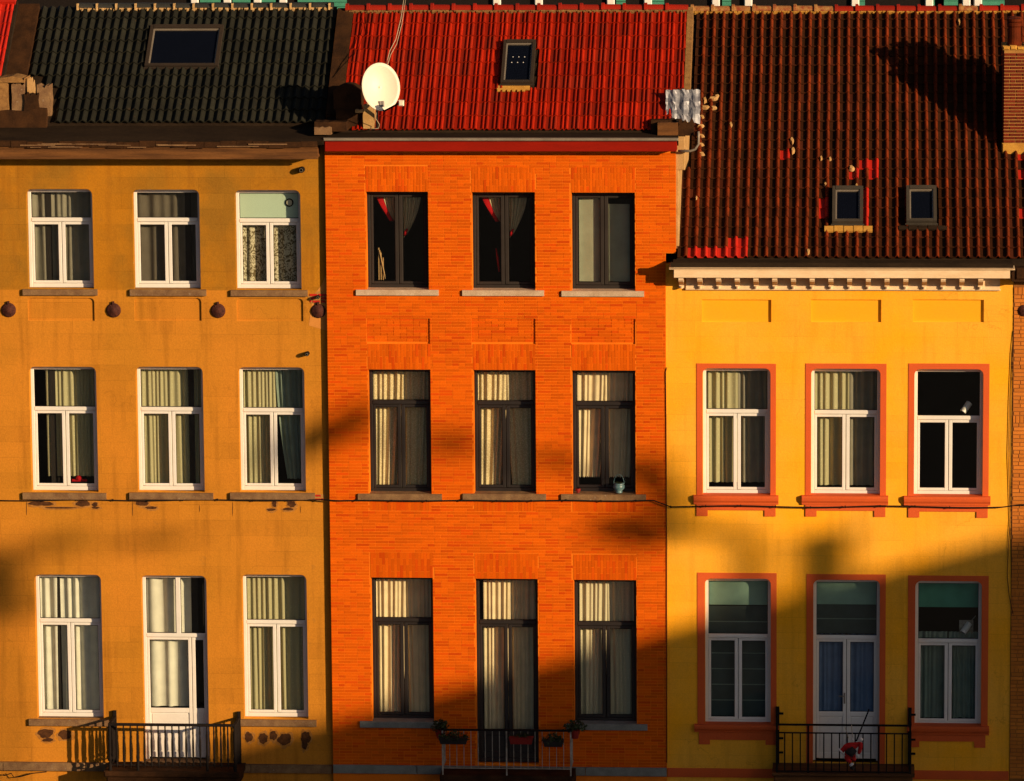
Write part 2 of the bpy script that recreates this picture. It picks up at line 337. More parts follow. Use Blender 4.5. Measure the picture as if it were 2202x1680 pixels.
# ------------------------------------------------------------------ windows
def window(house, x0, x1, z0, z1, yf, rec, zt, style='white', door=False, split=.5, low_panel=0.0, upper_split=False, tall_sash=False):
    """frame (with transom) > sashes, panes"""
    fm = M['white'] if style == 'white' else (M['dark'] if style == 'dark' else M['dark2'])
    y = yf + rec; a = MB(); fw = .058 if style == 'white' else .052; B = .006
    x0 -= .004; x1 += .004
    a.box(x0, x0+fw, y, y+.08, z0, z1, bev=B); a.box(x1-fw, x1, y, y+.08, z0, z1, bev=B)
    a.box(x0+fw, x1-fw, y+.001, y+.08, z1-fw-.012, z1+.01, bev=B)
    if not door: a.box(x0+fw, x1-fw, y+.001, y+.08, z0, z0+.07, bev=B)
    if zt: a.box(x0+fw-.002, x1-fw+.002, y-.006, y+.079, zt-.035, zt+.035, bev=.01)
    if upper_split:
        xm = x0 + (x1-x0)*upper_split; a.box(xm-.04, xm+.04, y+.003, y+.078, zt+.035, z1-fw-.012, bev=B)
    w = a.build('window_frame' if not door else 'door_frame', fm, house)
    def pane(ax0, ax1, az0, az1, yy, name='pane'):
        p = MB(); p.box(ax0, ax1, yy, yy+.006, az0, az1); p.build(name, M['glass'], w)
        q = MB(); e = .009; yq = yy-.012
        q.box(ax0, ax0+e, yq, yy-.001, az0, az1); q.box(ax1-e, ax1, yq, yy-.001, az0, az1); q.box(ax0+e, ax1-e, yq, yy-.001, az0, az0+e); q.box(ax0+e, ax1-e, yq, yy-.001, az1-e, az1)
        q.build('gasket', M['iron'], w)
    if zt:
        if upper_split:
            pane(x0+fw, xm-.04, zt+.035, z1-fw-.012, y+.04); pane(xm+.04, x1-fw, zt+.035, z1-fw-.012, y+.04)
        else: pane(x0+fw, x1-fw, zt+.035, z1-fw-.012, y+.04)
    top = (zt - .035) if zt else z1-fw-.012
    bot = z0 + (.07 if not door else .03)
    xm = x0 + (x1-x0)*split; sw = .048 if style == 'white' else .05
    for i, (sa, sb) in enumerate(((x0+fw-.004, xm), (xm, x1-fw+.004))):
        s = MB(); y2 = y + .012 + (.004 if i == 0 else 0)
        l = sw if i == 0 else sw + .018; r_ = sw + .012 if i == 0 else sw
        pz = bot + (low_panel if low_panel else .045)
        s.box(sa+.007, sa+l, y2, y2+.05, bot+.007, top-.007, bev=B); s.box(sb-r_, sb-.003, y2, y2+.05, bot+.002, top-.002, bev=B)
        s.box(sa+l, sb-r_, y2+.001, y2+.049, top-.05, top-.003, bev=B)
        if low_panel:
            s.box(sa+l, sb-r_, y2+.001, y2+.049, bot+.002, bot+.10, bev=B)
            s.box(sa+l, sb-r_, y2+.001, y2+.049, pz-.085, pz, bev=B)
            s.box(sa+l, sb-r_, y2+.022, y2+.045, bot+.10, pz-.085)
            s.box(sa+l+.02, sb-r_-.02, y2+.012, y2+.0225, bot+.12, pz-.105, bev=.006)
        else: s.box(sa+l, sb-r_, y2+.001, y2+.049, bot+.003, bot+.048, bev=B)
        so_ = s.build('sash' if not door else 'door_leaf', fm if not door else (M['door_white'] if style == 'white' else fm), w)
        pane(sa+l-.002, sb-r_+.002, pz-.001, top-.049, y2+.022)
        if door and style == 'white' and i == 0 and not upper_split:
            h = MB(); xh = sb - r_*.5; zh = bot + (low_panel or 1.0) + .28
            h.tube([(xh, y2, zh), (xh, y2-.05, zh), (xh-.10, y2-.055, zh)], .010, 6); h.box(xh-.014, xh+.014, y2-.008, y2, zh-.14, zh+.05)
            h.build('handle', M['zinc'], w)
    return w

def curtain(label, x0, x1, z0, z1, y, m, pitch=.085, amp=.022, sweep=None, scallop=0.0, group=None, cat='curtain', flare=0.0):
    """pleated sheet; sweep=(side, amount, power) gathers the sheet to one side towards its foot"""
    rg = random.Random(label); nx = max(10, int((x1-x0)/pitch*8)); nz = 16; c = MB(); ph = rg.random()*6; w = x1-x0
    fr = [rg.uniform(.75, 1.3) for _ in range(6)]
    for k in range(nz+1):
        t = k/nz; z = z1 + (z0-z1)*t
        for i in range(nx+1):
            u = i/nx; uu = u + .035*math.sin(u*9*fr[0]+ph) + .015*math.sin(u*23*fr[1])*t
            yy = y + amp*(math.sin(2*math.pi*uu*w/pitch+ph)*(.75+.25*math.sin(u*5*fr[2]+ph)) + .35*math.sin(2*math.pi*uu*w/pitch*.43+t*.8))
            x = x0 + w*u
            if sweep:
                sd, am, pw = sweep; q = am*t**pw
                x = x0 + w*u*(1-q) if sd == 'L' else x1 - w*(1-u)*(1-q)
            if flare: x = x0 + w*(.5 + (u-.5)*(1 - flare*(1-t)))
            zz = z
            if scallop and k == nz: zz += scallop*abs(math.sin(u*w/.045*math.pi))
            c.v.append((x, yy, zz))
    for k in range(nz):
        for i in range(nx):
            a = k*(nx+1)+i; c.f.append((a, a+1, a+nx+2, a+nx+1)); c.m.append(0); c.r.append(0)
    o = c.build('curtain', m, smooth=True); return tag(o, label, cat, group)

# =================================================================== HOUSES
YL, YO, YY, YR = .10, 0.0, .03, .02
REC = {'L': .165, 'O': .22, 'Y': .16}
def openings(rows, Y):                         # rows of measured (xl,xr,yt,yb)
    return [rect(*r, Y) for r in rows]

def sill(house, xl, xr, yt, yb, Y, m, proj=.055, name='sill', depth=.2, moulded=False):
    x0, x1, z0, z1 = rect(xl, xr, yt, yb, Y-proj); s = MB()
    if moulded:
        h = z1-z0
        pr = [(Y-proj, z1), (Y-proj-.004, z1-h*.25), (Y-proj+.004, z1-h*.55), (Y-proj+.03, z1-h*.8), (Y-proj+.035, z0), (Y+depth, z0), (Y+depth, z1+.012), (Y, z1+.006)]
        s.prism(pr, x0, x1)
    else:
        n = 14
        pr0 = [(Y-proj+.006, z0), (Y-proj, z0+.008), (Y-proj, z1-.008), (Y-proj+.008, z1)]
        s.prism([(Y-proj+.005, z0), (Y-proj, z0+.006), (Y-proj, z1-.008), (Y-proj+.008, z1), (Y+depth, z1+.012), (Y+depth, z0)], x0, x1)
    clean = s.build(name, m, house); clean_normals(clean.data); return clean

def shell(house, x0, x1, yf, ybk, ztop, floors, m):
    """side and rear walls, floors and dark rooms behind the windows"""
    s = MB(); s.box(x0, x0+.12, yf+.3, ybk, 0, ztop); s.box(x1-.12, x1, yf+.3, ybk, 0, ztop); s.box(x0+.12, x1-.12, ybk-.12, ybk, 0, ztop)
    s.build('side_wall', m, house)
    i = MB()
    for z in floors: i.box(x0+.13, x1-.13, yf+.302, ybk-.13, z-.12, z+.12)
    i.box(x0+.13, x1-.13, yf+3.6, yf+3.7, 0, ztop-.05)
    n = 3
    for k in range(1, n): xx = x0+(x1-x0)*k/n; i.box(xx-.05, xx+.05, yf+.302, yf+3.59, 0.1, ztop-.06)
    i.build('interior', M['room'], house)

# --- roof helpers
class Roof:
    def __init__(s, px, py, y0, phi, x0=None):
        x, z = P(px, py, y0); s.p0 = Vector((x if x0 is None else x0, y0, z)); s.phi = phi
        s.d = Vector((0, math.cos(phi), math.sin(phi))); s.n = Vector((0, -math.sin(phi), math.cos(phi)))
    def hit(s, px, py, off=0.0):
        p = on_plane(px, py, s.p0 + s.n*off, s.n); return p.x, (p - s.p0).dot(s.d)
    def pt(s, x, v, n=0.0):
        q = s.p0 + s.d*v + s.n*n; return Vector((x, q.y, q.z))
    def box(s, mb, x0, x1, v0, v1, n0, n1, mi=0):
        vs = [s.pt(a, b, c) for c in (n0, n1) for b in (v0, v1) for a in (x0, x1)]
        mb.add(vs, [(0,1,5,4),(1,3,7,5),(3,2,6,7),(2,0,4,6),(4,5,7,6),(2,3,1,0)], mi)
def tile_mesh(name, w, h, prof, mats, mi_of, lap=.03, lift=.022, thick=.014):
    """prof = [(u, height)] across 0..1; tile spans 0..w, -0..h+lap up the slope, its foot lifted over the tile below"""
    me = bpy.data.meshes.new(name); n = len(prof); vs = []
    for (v, l) in ((0, lift), (h+lap, .002)):
        for u, z in prof: vs.append((u*w, v, z+l))
    for u, z in prof: vs.append((u*w, 0.0, z+lift-thick))
    fs = []; mi = []
    for i in range(n-1):
        fs.append((i, i+1, n+i+1, n+i)); mi.append(mi_of(i, n))
        fs.append((2*n+i, 2*n+i+1, i+1, i)); mi.append(mi_of(i, n))
    me.from_pydata(vs, [], fs)
    for m in mats: me.materials.append(m)
    me.polygons.foreach_set('material_index', mi); me.update(); return me
def place_tiles(house, roof, me_pool, cols, skip, parts_limit, x0, w, v0, h, rows, stuffname='roof_tiles', jitter=.004, newset=(), me_new=None):
    cells = []
    for r in range(rows):
        for c in range(cols):
            xc = x0+(c+.5)*w; vc = v0+(r+.5)*h
            if skip(xc, vc, r, c): continue
            cells.append((r, c))
    cells.sort(key=lambda q: (q not in newset, q[0]))
    acc = MB(); rg = random.Random(3)
    for k, (r, c) in enumerate(cells):
        me = me_new if (r, c) in newset else rg.choice(me_pool)
        jx, jv, jn = rg.uniform(-1, 1)*jitter, rg.uniform(-1, 1)*jitter*1.4, rg.uniform(0, 1)*jitter*.8
        wpos = roof.pt(x0+c*w+jx, v0+r*h+jv, jn)
        if k < parts_limit:
            link('roof_tile', me, house, wpos, (roof.phi, 0, rg.uniform(-.006, .006)))
        else:
            vs = [wpos + Vector((v.co.x, 0, 0)) + roof.d*v.co.y + roof.n*v.co.z for v in me.vertices]
            kk = len(acc.v); acc.v += [tuple(v) for v in vs]; rv = rg.uniform(.01, .99)
            for p in me.polygons: acc.f.append(tuple(i+kk for i in p.vertices)); acc.m.append(p.material_index); acc.r.append(rv)
    if acc.v:
        o = acc.build(stuffname, [m for m in me_pool[0].materials], house); o['kind'] = 'stuff'
def ridge(house, roof, vr, px0, px1, py, pitch, mat_of, r=.085, collar=True, cem=M['cement_dark'], zig=False):
    xa = on_plane(px0, py, roof.pt(0, vr), roof.n).x; xb = on_plane(px1, py, roof.pt(0, vr), roof.n).x
    n = max(1, round((xb-xa)/pitch)); p = (xb-xa)/n; c0 = roof.pt(0, vr, .0)
    pool = {}
    for i in range(n):
        m = mat_of(i)
        if m.name not in pool:
            t = MB(); seg = 9
            def arc(x, rr): return [(x, -rr*math.cos(math.pi*j/(seg-1)), rr*math.sin(math.pi*j/(seg-1))) for j in range(seg)]
            def band(xA, rA, xB, rB):
                t.add(arc(xA, rA)+arc(xB, rB), [(j, seg+j, seg+j+1, j+1) for j in range(seg-1)])
            band(.0, r*.97, p+.02, r*.93)
            if collar: band(-.005, r*1.04, 0, r*1.28); band(0, r*1.28, .05, r*1.28); band(.05, r*1.28, .056, r*1.0)
            me = bpy.data.meshes.new('ridge_tile'); me.from_pydata(t.v, [], t.f); me.materials.append(m); me.update(); pool[m.name] = me
        link('ridge_tile', pool[m.name], house, Vector((xa+i*p, c0.y, c0.z+.02+random.uniform(-.004, .004))), (0, 0, random.uniform(-.01, .01)))
    ce = MB(); nn = int((xb-xa)/.035); v0 = vr-.10
    # ragged cement bed under the ridge tiles
    for i in range(nn):
        a = xa+(xb-xa)*i/nn; b = xa+(xb-xa)*(i+1)/nn
        lo = -.07 + (.035*math.sin(i*1.9+1) if zig else random.uniform(-.025, .015))
        roof.box(ce, a, b, vr+lo, vr+.05, .0, .055+random.uniform(-.006, .006))
    ce.build('ridge_mortar', cem, house)

PHI = R(38)
# ------------------------------------------------------------ left house (ochre)
xl0 = P(-190, 900, YL)[0]; xl1 = P(707, 900, YL)[0]
ztL = P(350, 345, YL)[1]
L_op = openings([(58, 200, 407, 621), (286, 430, 408, 622), (506, 647, 409, 623),
                 (65, 209, 789, 1058), (294, 438, 789, 1058), (514, 656, 790, 1058),
                 (77, 220, 1236, 1546), (307, 447, 1238, 1640), (522, 661, 1236, 1546)], YL)
Lpan = [rect(60, 203, 641, 690, YL), (*rect(289, 433, 641, 690, YL),), rect(509, 652, 642, 691, YL)]
HL = thing('ochre_house', 'ochre rendered house with white windows and black tiled roof, left of the photo', 'house', ((xl0+xl1)/2, YL, 0))
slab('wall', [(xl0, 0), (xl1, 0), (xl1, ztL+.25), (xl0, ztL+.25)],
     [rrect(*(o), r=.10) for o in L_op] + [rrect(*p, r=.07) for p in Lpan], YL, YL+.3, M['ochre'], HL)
for p in Lpan:
    b = MB(); b.box(p[0]-.01, p[1]+.01, YL+.032, YL+.10, p[2]-.01, p[3]+.01); b.build('recessed_panel', M['ochre'], HL)
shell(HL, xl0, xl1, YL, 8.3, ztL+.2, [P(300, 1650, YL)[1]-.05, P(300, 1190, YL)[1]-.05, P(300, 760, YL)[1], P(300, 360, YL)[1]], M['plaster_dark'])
zt = lambda py, Y=YL: P(300, py, Y)[1]
LZT = [473, 473, 474, 880, 880, 881, 1336, 1366, 1336]
for i, o in enumerate(L_op):
    zz = P(300, LZT[i], YL+.15)[1]
    if i == 7: window(HL, *o[:2], o[2]+.02, o[3], YL, REC['L'], zz, door=True, split=.73, low_panel=.88, upper_split=.54)
    else: window(HL, *o, YL, REC['L'], zz)
for a in ((48.6, 209, 623, 636), (279, 443, 623.5, 637), (496, 661, 625, 638),
          (48.6, 228, 1061, 1075), (278, 458, 1061, 1075), (494.6, 677, 1061, 1075), (62, 234, 1548, 1562), (508, 680, 1549, 1563)):
    sill(HL, *a, YL, M['stone'])
# door threshold
th = MB(); th.box(L_op[7][0]-.1, L_op[7][1]+.1, YL-.03, YL+.25, L_op[7][2]-.1, L_op[7][2]+.02); th.build('threshold', M['stone'], HL)
# stone string course
x0, x1, z0, z1 = rect(0, 712, 1643, 1661, YL-.07); b = MB(); k = -3
xx = xl0
while xx < xl1-.3:
    q = min(xx+1.45, xl1-.02); b.box(xx+.003, q-.003, YL-.07+random.uniform(-.004, .004), YL+.02, z0, z1, bev=.01); xx = q
b.build('string_course', M['stone'], HL)
# iron anchors
for i, (px, py) in enumerate(((19, 666.7), (244.5, 667.3), (469.3, 668.3), (685, 668.5))):
    x, z = P(px, py, YL); a = MB()
    a.lathe([(.125, 0), (.127, .012), (.11, .035), (.07, .055), (.03, .075), (.0, .08)], (x, YL, z), (0, -1, 0), 20)
    a.box(x-.016, x+.016, YL-.05, YL, z+.10, z+.155); 
    for k in range(6): an = k*math.pi/3; a.tube([(x, YL-.07, z), (x+.1*math.cos(an), YL-.042, z+.1*math.sin(an))], .008, 5)
    a.build('wall_anchor', M['rust'], HL, smooth=False)
# cornice: board fascia, soffit, gutter edge
yc = YL-.42
x0, x1, z0, z1 = rect(0, 683, 320, 341, yc); x0 = xl0
c = MB(); c.box(x0, x1, yc, yc+.03, z0, z1); c.box(x0, x1, yc+.03, YL+.02, z0+.01, z0+.035); c.box(x1-.02, x1-.001, yc+.03, YL+.02, z0+.03, z1-.01)
zg = P(300, 304, yc-.04)[1]
c.box(x0, x1, yc-.015, yc+.05, z1, z1+.025); c.box(x0, x1, yc-.004, yc+.04, z0-.012, z0)
c.build('cornice', M['oldwood'], HL)
c = MB(); n = 26
for i in range(n):                                # sagging, patched gutter board in lengths
    a = x0+(x1-x0)*i/n; bb = x0+(x1-x0)*(i+1)/n; d = .012*math.sin(i*1.3)
    c.box(a+.004, bb-.002, yc-.05+random.uniform(-.008, .008), yc+.02, z1+.026+d, zg+random.uniform(-.012, .006)+d)
c.build('gutter_board', M['plaster_dark'], HL)
c = MB()
for i in range(20):
    a = random.uniform(x0, x1-.5); l = random.uniform(.15, .8); zz = z1+.03+random.uniform(-.006, .05)
    if a+l < x1: c.box(a, a+l, yc-.062-i*.0004, yc-.04, zz, zz+random.uniform(.006, .022))
c.build('loose_strip', M['stone'], HL)
RL = Roof(350, 266, YL+.30, PHI)
zb = RL.p0.z
c = MB(); c.prism([(yc-.045, zg-.0), (YL+.32, zb-.03), (YL+.32, zb-.2), (yc-.0, zg-.07)], x0, xl1+.02); c.build('lead_gutter', M['lead'], HL); clean_normals(c and bpy.data.objects['lead_gutter'].data)
vL = RL.hit(600, 18)[1]
zr = RL.pt(0, vL)
d = MB(); d.prism([(YL+.30, zb-.015), (zr.y, zr.z-.015), (8.3, ztL-.3), (8.3, ztL-.5), (YL+.30, zb-.25)], xl0, xl1); o = d.build('roof_deck', M['lead'], HL); clean_normals(o.data)
wL = .29; hL = vL/10.0
prof = []
for i in range(13): u = i/12; prof.append((u, .026*(math.sin(4*math.pi*u - .6))+.02))
meL = [tile_mesh('roof_tile_black', wL, hL, prof, [M['tile_black']], lambda i, n: 0, lift=.04, thick=.025) for _ in range(1)]
for p in meL[0].polygons: p.use_smooth = False
xs = RL.hit(108, 262)[0]; xe = RL.hit(716, 100)[0]; x_left_top = RL.hit(70, 30)[0]
xa = RL.hit(68, 160)[0]
colsL = math.ceil((xe-xa)/wL)
sk = (RL.hit(312, 150), RL.hit(470, 150), RL.hit(320, 62)); SKL = (sk[0][0], sk[1][0], sk[0][1], sk[2][1])
def skipL(x, v, r, c):
    if v > vL-.02: return True
    xleft = xa + (0.42 if r < 3 else (.26 if r < 4 else (.0)))
    if x < xleft: return True
    return SKL[0]-.04 < x < SKL[1]+.04 and SKL[2] < v < SKL[3]
place_tiles(HL, RL, meL, colsL, skipL, 300, xe-colsL*wL, wL, 0, hL, 10)
ridge(HL, RL, vL, 170, 716, 12, 43/PPM, lambda i: M['ridge_black'], r=.085, collar=False, cem=M['cement'], zig=True)
xa_ = on_plane(170, 12, RL.pt(0, vL), RL.n).x
for i in range(14):
    if i in (1, 2): pass
    xx = xa_+i*43/PPM; c = MB(); c.box(xx-.016, xx+.016, zr.y-.115, zr.y-.02, zr.z-.02, zr.z+.095); c.build('ridge_joint', M['cement'], HL)
def skylight(house, roof, x0, x1, v0, v1, fm, h=.10, fw=.06, apron=None, name='skylight'):
    s = MB(); roof.box(s, x0, x0+fw, v0, v1, 0, h); roof.box(s, x1-fw, x1, v0, v1, 0, h)
    roof.box(s, x0+fw, x1-fw, v0, v0+fw, 0, h-.002); roof.box(s, x0+fw, x1-fw, v1-fw*1.5, v1, 0, h+.006)
    roof.box(s, x0-.02, x1+.02, v0-.025, v0, 0, h*.55)
    o = s.build(name, fm, house); clean_normals(o.data)
    q = MB(); g2 = .022
    roof.box(q, x0+fw, x0+fw+g2, v0+fw, v1-fw*1.5, .0, h-.02); roof.box(q, x1-fw-g2, x1-fw, v0+fw, v1-fw*1.5, 0, h-.02)
    roof.box(q, x0+fw+g2, x1-fw-g2, v0+fw, v0+fw+g2, 0, h-.022); roof.box(q, x0+fw+g2, x1-fw-g2, v1-fw*1.5-g2, v1-fw*1.5, 0, h-.018)
    qq = q.build('glazing_bead', M['zinc'], o)
    p = MB(); roof.box(p, x0+fw+g2, x1-fw-g2, v0+fw+g2, v1-fw*1.5-g2, .0, h-.045); p.build('pane', M['skyglass'], o)
    return o
skylight(HL, RL, *SKL, M['roofframe'])
# broken parapet stubs at the left end, gable wall between the roofs
def lump(house, name, m, px0, px1, py0, py1, y0, y1, seed=1, rough=.03, parent_roof=None, top=None):
    x0, x1, z0, z1 = rect(px0, px1, py0, py1, y0); rg = random.Random(seed); n = 7
    top_ = [(x0+(x1-x0)*i/n, z1 + rg.uniform(-rough, rough) - (abs(i/n-.5)*2)**2*(top or 0)) for i in range(n+1)]
    side = [(x1+rg.uniform(-rough, rough)*.4, z1+(z0-z1)*k/4) for k in range(1, 4)]
    pts = [(x0, z0)] + [(x0+rg.uniform(-rough, rough)*.4, z0+(z1-z0)*k/4) for k in range(1, 4)] + top_ + side + [(x1, z0)]
    b = MB(); b.plate(pts[::-1], y0, y1); o = b.build(name, m, house); clean_normals(o.data); return o
lump(HL, 'parapet_stub', M['cement_dark'], -20, 18, 176, 262, YL+.25, YL+.8, 1, .02)
lump(HL, 'parapet_cap', M['cement_dark'], -12, 52, 165, 178, YL+.22, YL+.8, 2, .01, top=.06)
lump(HL, 'parapet_stub', M['stone'], 25, 54, 180, 240, YL+.28, YL+.6, 3, .03)
lump(HL, 'parapet_stub', M['plaster_dark'], -20, 100, 236, 285, YL+.2, YL+.5, 4, .03)
lump(HL, 'broken_slab', M['plaster'], 60, 74, 172, 250, YL+.3, YL+.36, 5, .05)
lump(HL, 'broken_slab', M['stone'], 80, 108, 185, 250, YL+.32, YL+.6, 6, .04)
lump(HL, 'broken_slab', M['plaster_dark'], 52, 84, 200, 268, YL+.24, YL+.5, 7, .05)
b = MB(); xg0 = RL.hit(20, 120)[0]; xg1 = RL.hit(66, 120)[0]; RL.box(b, xg0, xg1+.02, .5, vL, -.1, .12); b.build('verge_wall', M['plaster_dark'], HL)
# neighbouring roof beyond the far left edge
# pipes sticking out of the wall
for px, py, rr, m2 in ((648, 366, .05, 'white'), (660, 762, .036, 'x'), (683, 640, .03, 'x')):
    x, z = P(px, py, YL-.12); b = MB(); b.lathe([(rr, -.14), (rr, .0), (rr*.9, .012), (rr*.8, .012), (rr*.75, -.01), (.001, -.012)], (x, YL-.12, z), (0, -1, 0), 14)
    b.build('vent_pipe', M['iron'], HL)
    b = MB(); b.lathe([(rr*.62, .0), (rr*.62, .022), (rr*.5, .022), (rr*.5, .0)], (x, YL-.125, z), (0, -1, 0), 14); b.build('pipe_ring', M['zinc'], HL)
def blob(px, py, rx, ry, Y, n=14, rg=random, rag=.25):
    pts = []
    ph = rg.random()*6
    co = [(rg.uniform(.3, 1)*rag, rg.random()*6.28, q) for q in (2, 3, 5, 7)]
    for i in range(n):
        a = 2*math.pi*i/n; k = 1+sum(c_[0]*math.sin(c_[2]*a+c_[1])*.6 for c_ in co)+rg.uniform(-.05, .05); X, Z = P(px+rx*k*math.cos(a), py-ry*k*math.sin(a), Y); pts.append((X, Z))
    return pts
def patch(house, name, m, px, py, rx, ry, Y, t=.004, seed=0, rag=.25, n=24):
    b = MB(); b.plate(blob(px, py, rx, ry, Y, n, random.Random(seed), rag), Y-t, Y+.002); o = b.build(name, m, house); clean_normals(o.data); return o
M['chip'] = mat('chipped_paint_layer', (.30, .12, .02), (.40, .19, .05), .95, 14, .8, .2, .5, 60, .05)
M['soot'] = mat('bare_dark_render', (.045, .018, .008), (.10, .04, .014), .95, 14, .8, .2, .5, 60, .1)
for s_, (px, py, rx, ry) in enumerate(((88, 1083, 26, 5), (178, 1083, 17, 6), (204, 1085, 6, 5), (306, 1082, 13, 6), (325, 1092, 12, 3), (590, 1083, 5, 7), (627, 1084, 9, 7), (620, 1095, 12, 3),
                                      (583, 1096, 9, 3), (98, 1577, 16, 10), (140, 1580, 14, 10), (103, 1591, 12, 4), (206, 1092, 9, 2), (130, 1092, 36, 1.6),
                                      (535, 1585, 9, 10), (566, 1588, 10, 11), (588, 1582, 8, 10), (612, 1590, 15, 12), (658, 1586, 10, 13), (655, 1600, 6, 12))):
    patch(HL, 'chipped_paint_edge', M['chip'], px+1, py+1, rx*1.25+1, ry*1.3+1.5, YL, .0022+s_*.0001, s_+50, .16, 34)
    patch(HL, 'bare_render_patch', M['soot'], px, py, rx, ry, YL, .005+s_*.0002, s_, .15, 34)
for s_, (px, py, w_, h_) in enumerate(((57, 1094, 1, 16), (285, 1094, 1, 16), (500, 1094, 1, 16), (429, 1094, 1, 8), (646, 1096, 1, 8))):
    patch(HL, 'score_line', M['soot'], px, py, w_*.7, h_, YL, .0025, s_, .05, 8)
# paler repaired corner and bare bricks by the last top window
x, z = P(690, 592, YL); b = MB(); b.plate([P(707, 590, YL), P(700, 592, YL), P(692, 612, YL), P(680, 628, YL), P(672, 640, YL), P(664, 700, YL), P(705, 712, YL)], YL-.003, YL+.002)
o = b.build('repaired_render', M['ochre_light'], HL); clean_normals(o.data)
def brick_patch(house, cells, Y, m, nm='bare_brick'):
    for (px0, px1, py0, py1) in cells:
        x0, x1, z0, z1 = rect(px0, px1, py0, py1, Y); b = MB(); b.box(x0, x1, Y-.010, Y+.01, z0, z1, bev=.003); b.build(nm, m, house)
patch(HL, 'bare_mortar', M['chmortar'], 684, 642, 20, 13, YL, .005, 5, .2)
brick_patch(HL, [(666, 682, 632, 637), (684, 702, 632, 637), (669, 676, 639, 644), (690, 703, 639, 644), (672, 688, 646, 651), (690, 700, 646, 651), (666, 670, 646, 650)], YL, M['tile_new'])
patch(HL, 'bare_mortar', M['chmortar'], 686, 1070, 12, 9, YL, .004, 9, .2)
brick_patch(HL, [(676, 690, 1064, 1068), (678, 696, 1072, 1076)], YL, M['tile_new'])

# ------------------------------------------------------------ middle house (orange brick)
xo0 = P(706, 900, YO)[0]; xo1 = P(1432.5, 1000, YO)[0]; xo1u = P(1453, 430, YO)[0]
ztO = P(1080, 327, YO)[1]; zstep = P(1440, 545, YO)[1]
O_op = openings([(788, 921, 412.6, 624), (1015, 1150.5, 413.5, 625), (1229, 1365.5, 414.5, 626),
                 (793, 926.5, 795, 1063), (1019, 1152, 796, 1063), (1230.5, 1366.5, 797, 1063),
                 (799, 932, 1242.5, 1553), (1023.5, 1157.5, 1245, 1645), (1234.5, 1369, 1247.5, 1558)], YO)
Opan = [rect(789, 924, 685, 739.5, YO), rect(1014, 1151, 685.5, 740, YO), rect(1229, 1366, 686, 740.5, YO)]
HO = thing('brick_house', 'orange brick house with dark framed windows and bright red tiled roof, in the middle', 'house', ((xo0+xo1)/2, YO, 0))
slab('wall', [(xo0, 0), (xo1, 0), (xo1, zstep), (xo1u, zstep), (xo1u, ztO+.2), (xo0, ztO+.2)],
     [rrect(*o) for o in O_op] + [rrect(*p) for p in Opan], YO+.004, YO+.3, M['mortar'], HO)
for p in Opan:
    b = MB(); b.box(p[0]-.01, p[1]+.01, YO+.034, YO+.10, p[2]-.01, p[3]+.01); b.build('recessed_panel', M['mortar'], HO)
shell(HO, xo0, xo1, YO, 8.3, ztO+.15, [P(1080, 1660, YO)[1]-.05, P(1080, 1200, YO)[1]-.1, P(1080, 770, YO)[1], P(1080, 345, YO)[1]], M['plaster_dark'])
OZT = [None, None, None, 867, 867.5, 868, 1336, 1339, 1341]
for i, o in enumerate(O_op):
    zz = P(1080, OZT[i], YO+.18)[1] if OZT[i] else None
    window(HO, *o, YO, REC['O'], zz, 'dark2' if i < 3 else 'dark', split=.5, low_panel=(.0 if i != 7 else .5))
for i, a in enumerate(((765.4, 943, 624, 636), (994, 1169.6, 625, 637), (1207.6, 1384.8, 626.5, 638.5),
          (769.6, 950, 1063, 1076), (995, 1174, 1063, 1076), (1206.5, 1389, 1064, 1077), (774, 955, 1552.5, 1566), (1218, 1392, 1558, 1571))):
    sill(HO, *a, YO, M['pale_stone'] if i < 3 else (M['stone'] if i < 6 else M['grey_stone']), proj=.04)
# bricks
PIT = .0515; BW = .225; zero = P(1080, 1649, YO)[1]
sills_px = [rect(765.4, 943, 623, 637, YO), rect(994, 1169.6, 624, 638, YO), rect(1207.6, 1384.8, 625, 639, YO),
            rect(769.6, 950, 1062, 1077, YO), rect(995, 1174, 1062, 1077, YO), rect(1206.5, 1389, 1062, 1078, YO)]
solds = []
for i, o in enumerate(O_op):
    hh = PIT*8.5 if i < 3 else (PIT*8.6 if i > 5 else (Opan[i-3][2]-o[3]))
    solds.append((o[0]-.005, o[1]+.005, o[3], o[3]+hh))
short = [(O_op[i][0], O_op[i][1], rect(0, 10, 1078, 1100, YO)[2], rect(0, 10, 1078, 1100, YO)[3]-.0) for i in (3, 4, 5)]
short = [(a, b, P(1080, 1100, YO)[1], P(1080, 1077.5, YO)[1]) for a, b, _, _ in short]
blocked = [(o[0], o[1], o[2]-.01, o[3]) for o in O_op] + solds + short
bal_zone = None
brs = MB(); nrow = int((ztO-zero)/PIT)+1
def put_bricks(mb, x0, x1, z, pit, bw, yfront, blocks, rg, jit=.0012, depth=.012, joint=.009, cut=None):
    r = int(round(z/pit)); x = x0 - (r % 2)*bw*.5
    segs = []
    while x < x1:
        w = bw*.5 if rg.random() < .28 else bw
        segs.append((max(x, x0), min(x+w, x1))); x += w
    for a, b in segs:
        parts = [(a, b)]
        for (bx0, bx1, bz0, bz1) in blocks:
            if bz0 < z+pit*.5 < bz1:
                nxt = []
                for (p, q) in parts:
                    if q <= bx0 or p >= bx1: nxt.append((p, q)); continue
                    if p < bx0: nxt.append((p, bx0))
                    if q > bx1: nxt.append((bx1, q))
                parts = nxt
        for p, q in parts:
            if q-p > .03:
                yj = yfront+rg.uniform(-jit, jit)
                mb.box(p+joint/2, q-joint/2, yj, yj+depth, z+joint/2, z+pit-joint/2, rnd=rg.uniform(.01, .99), openback=True)
rg = random.Random(11)
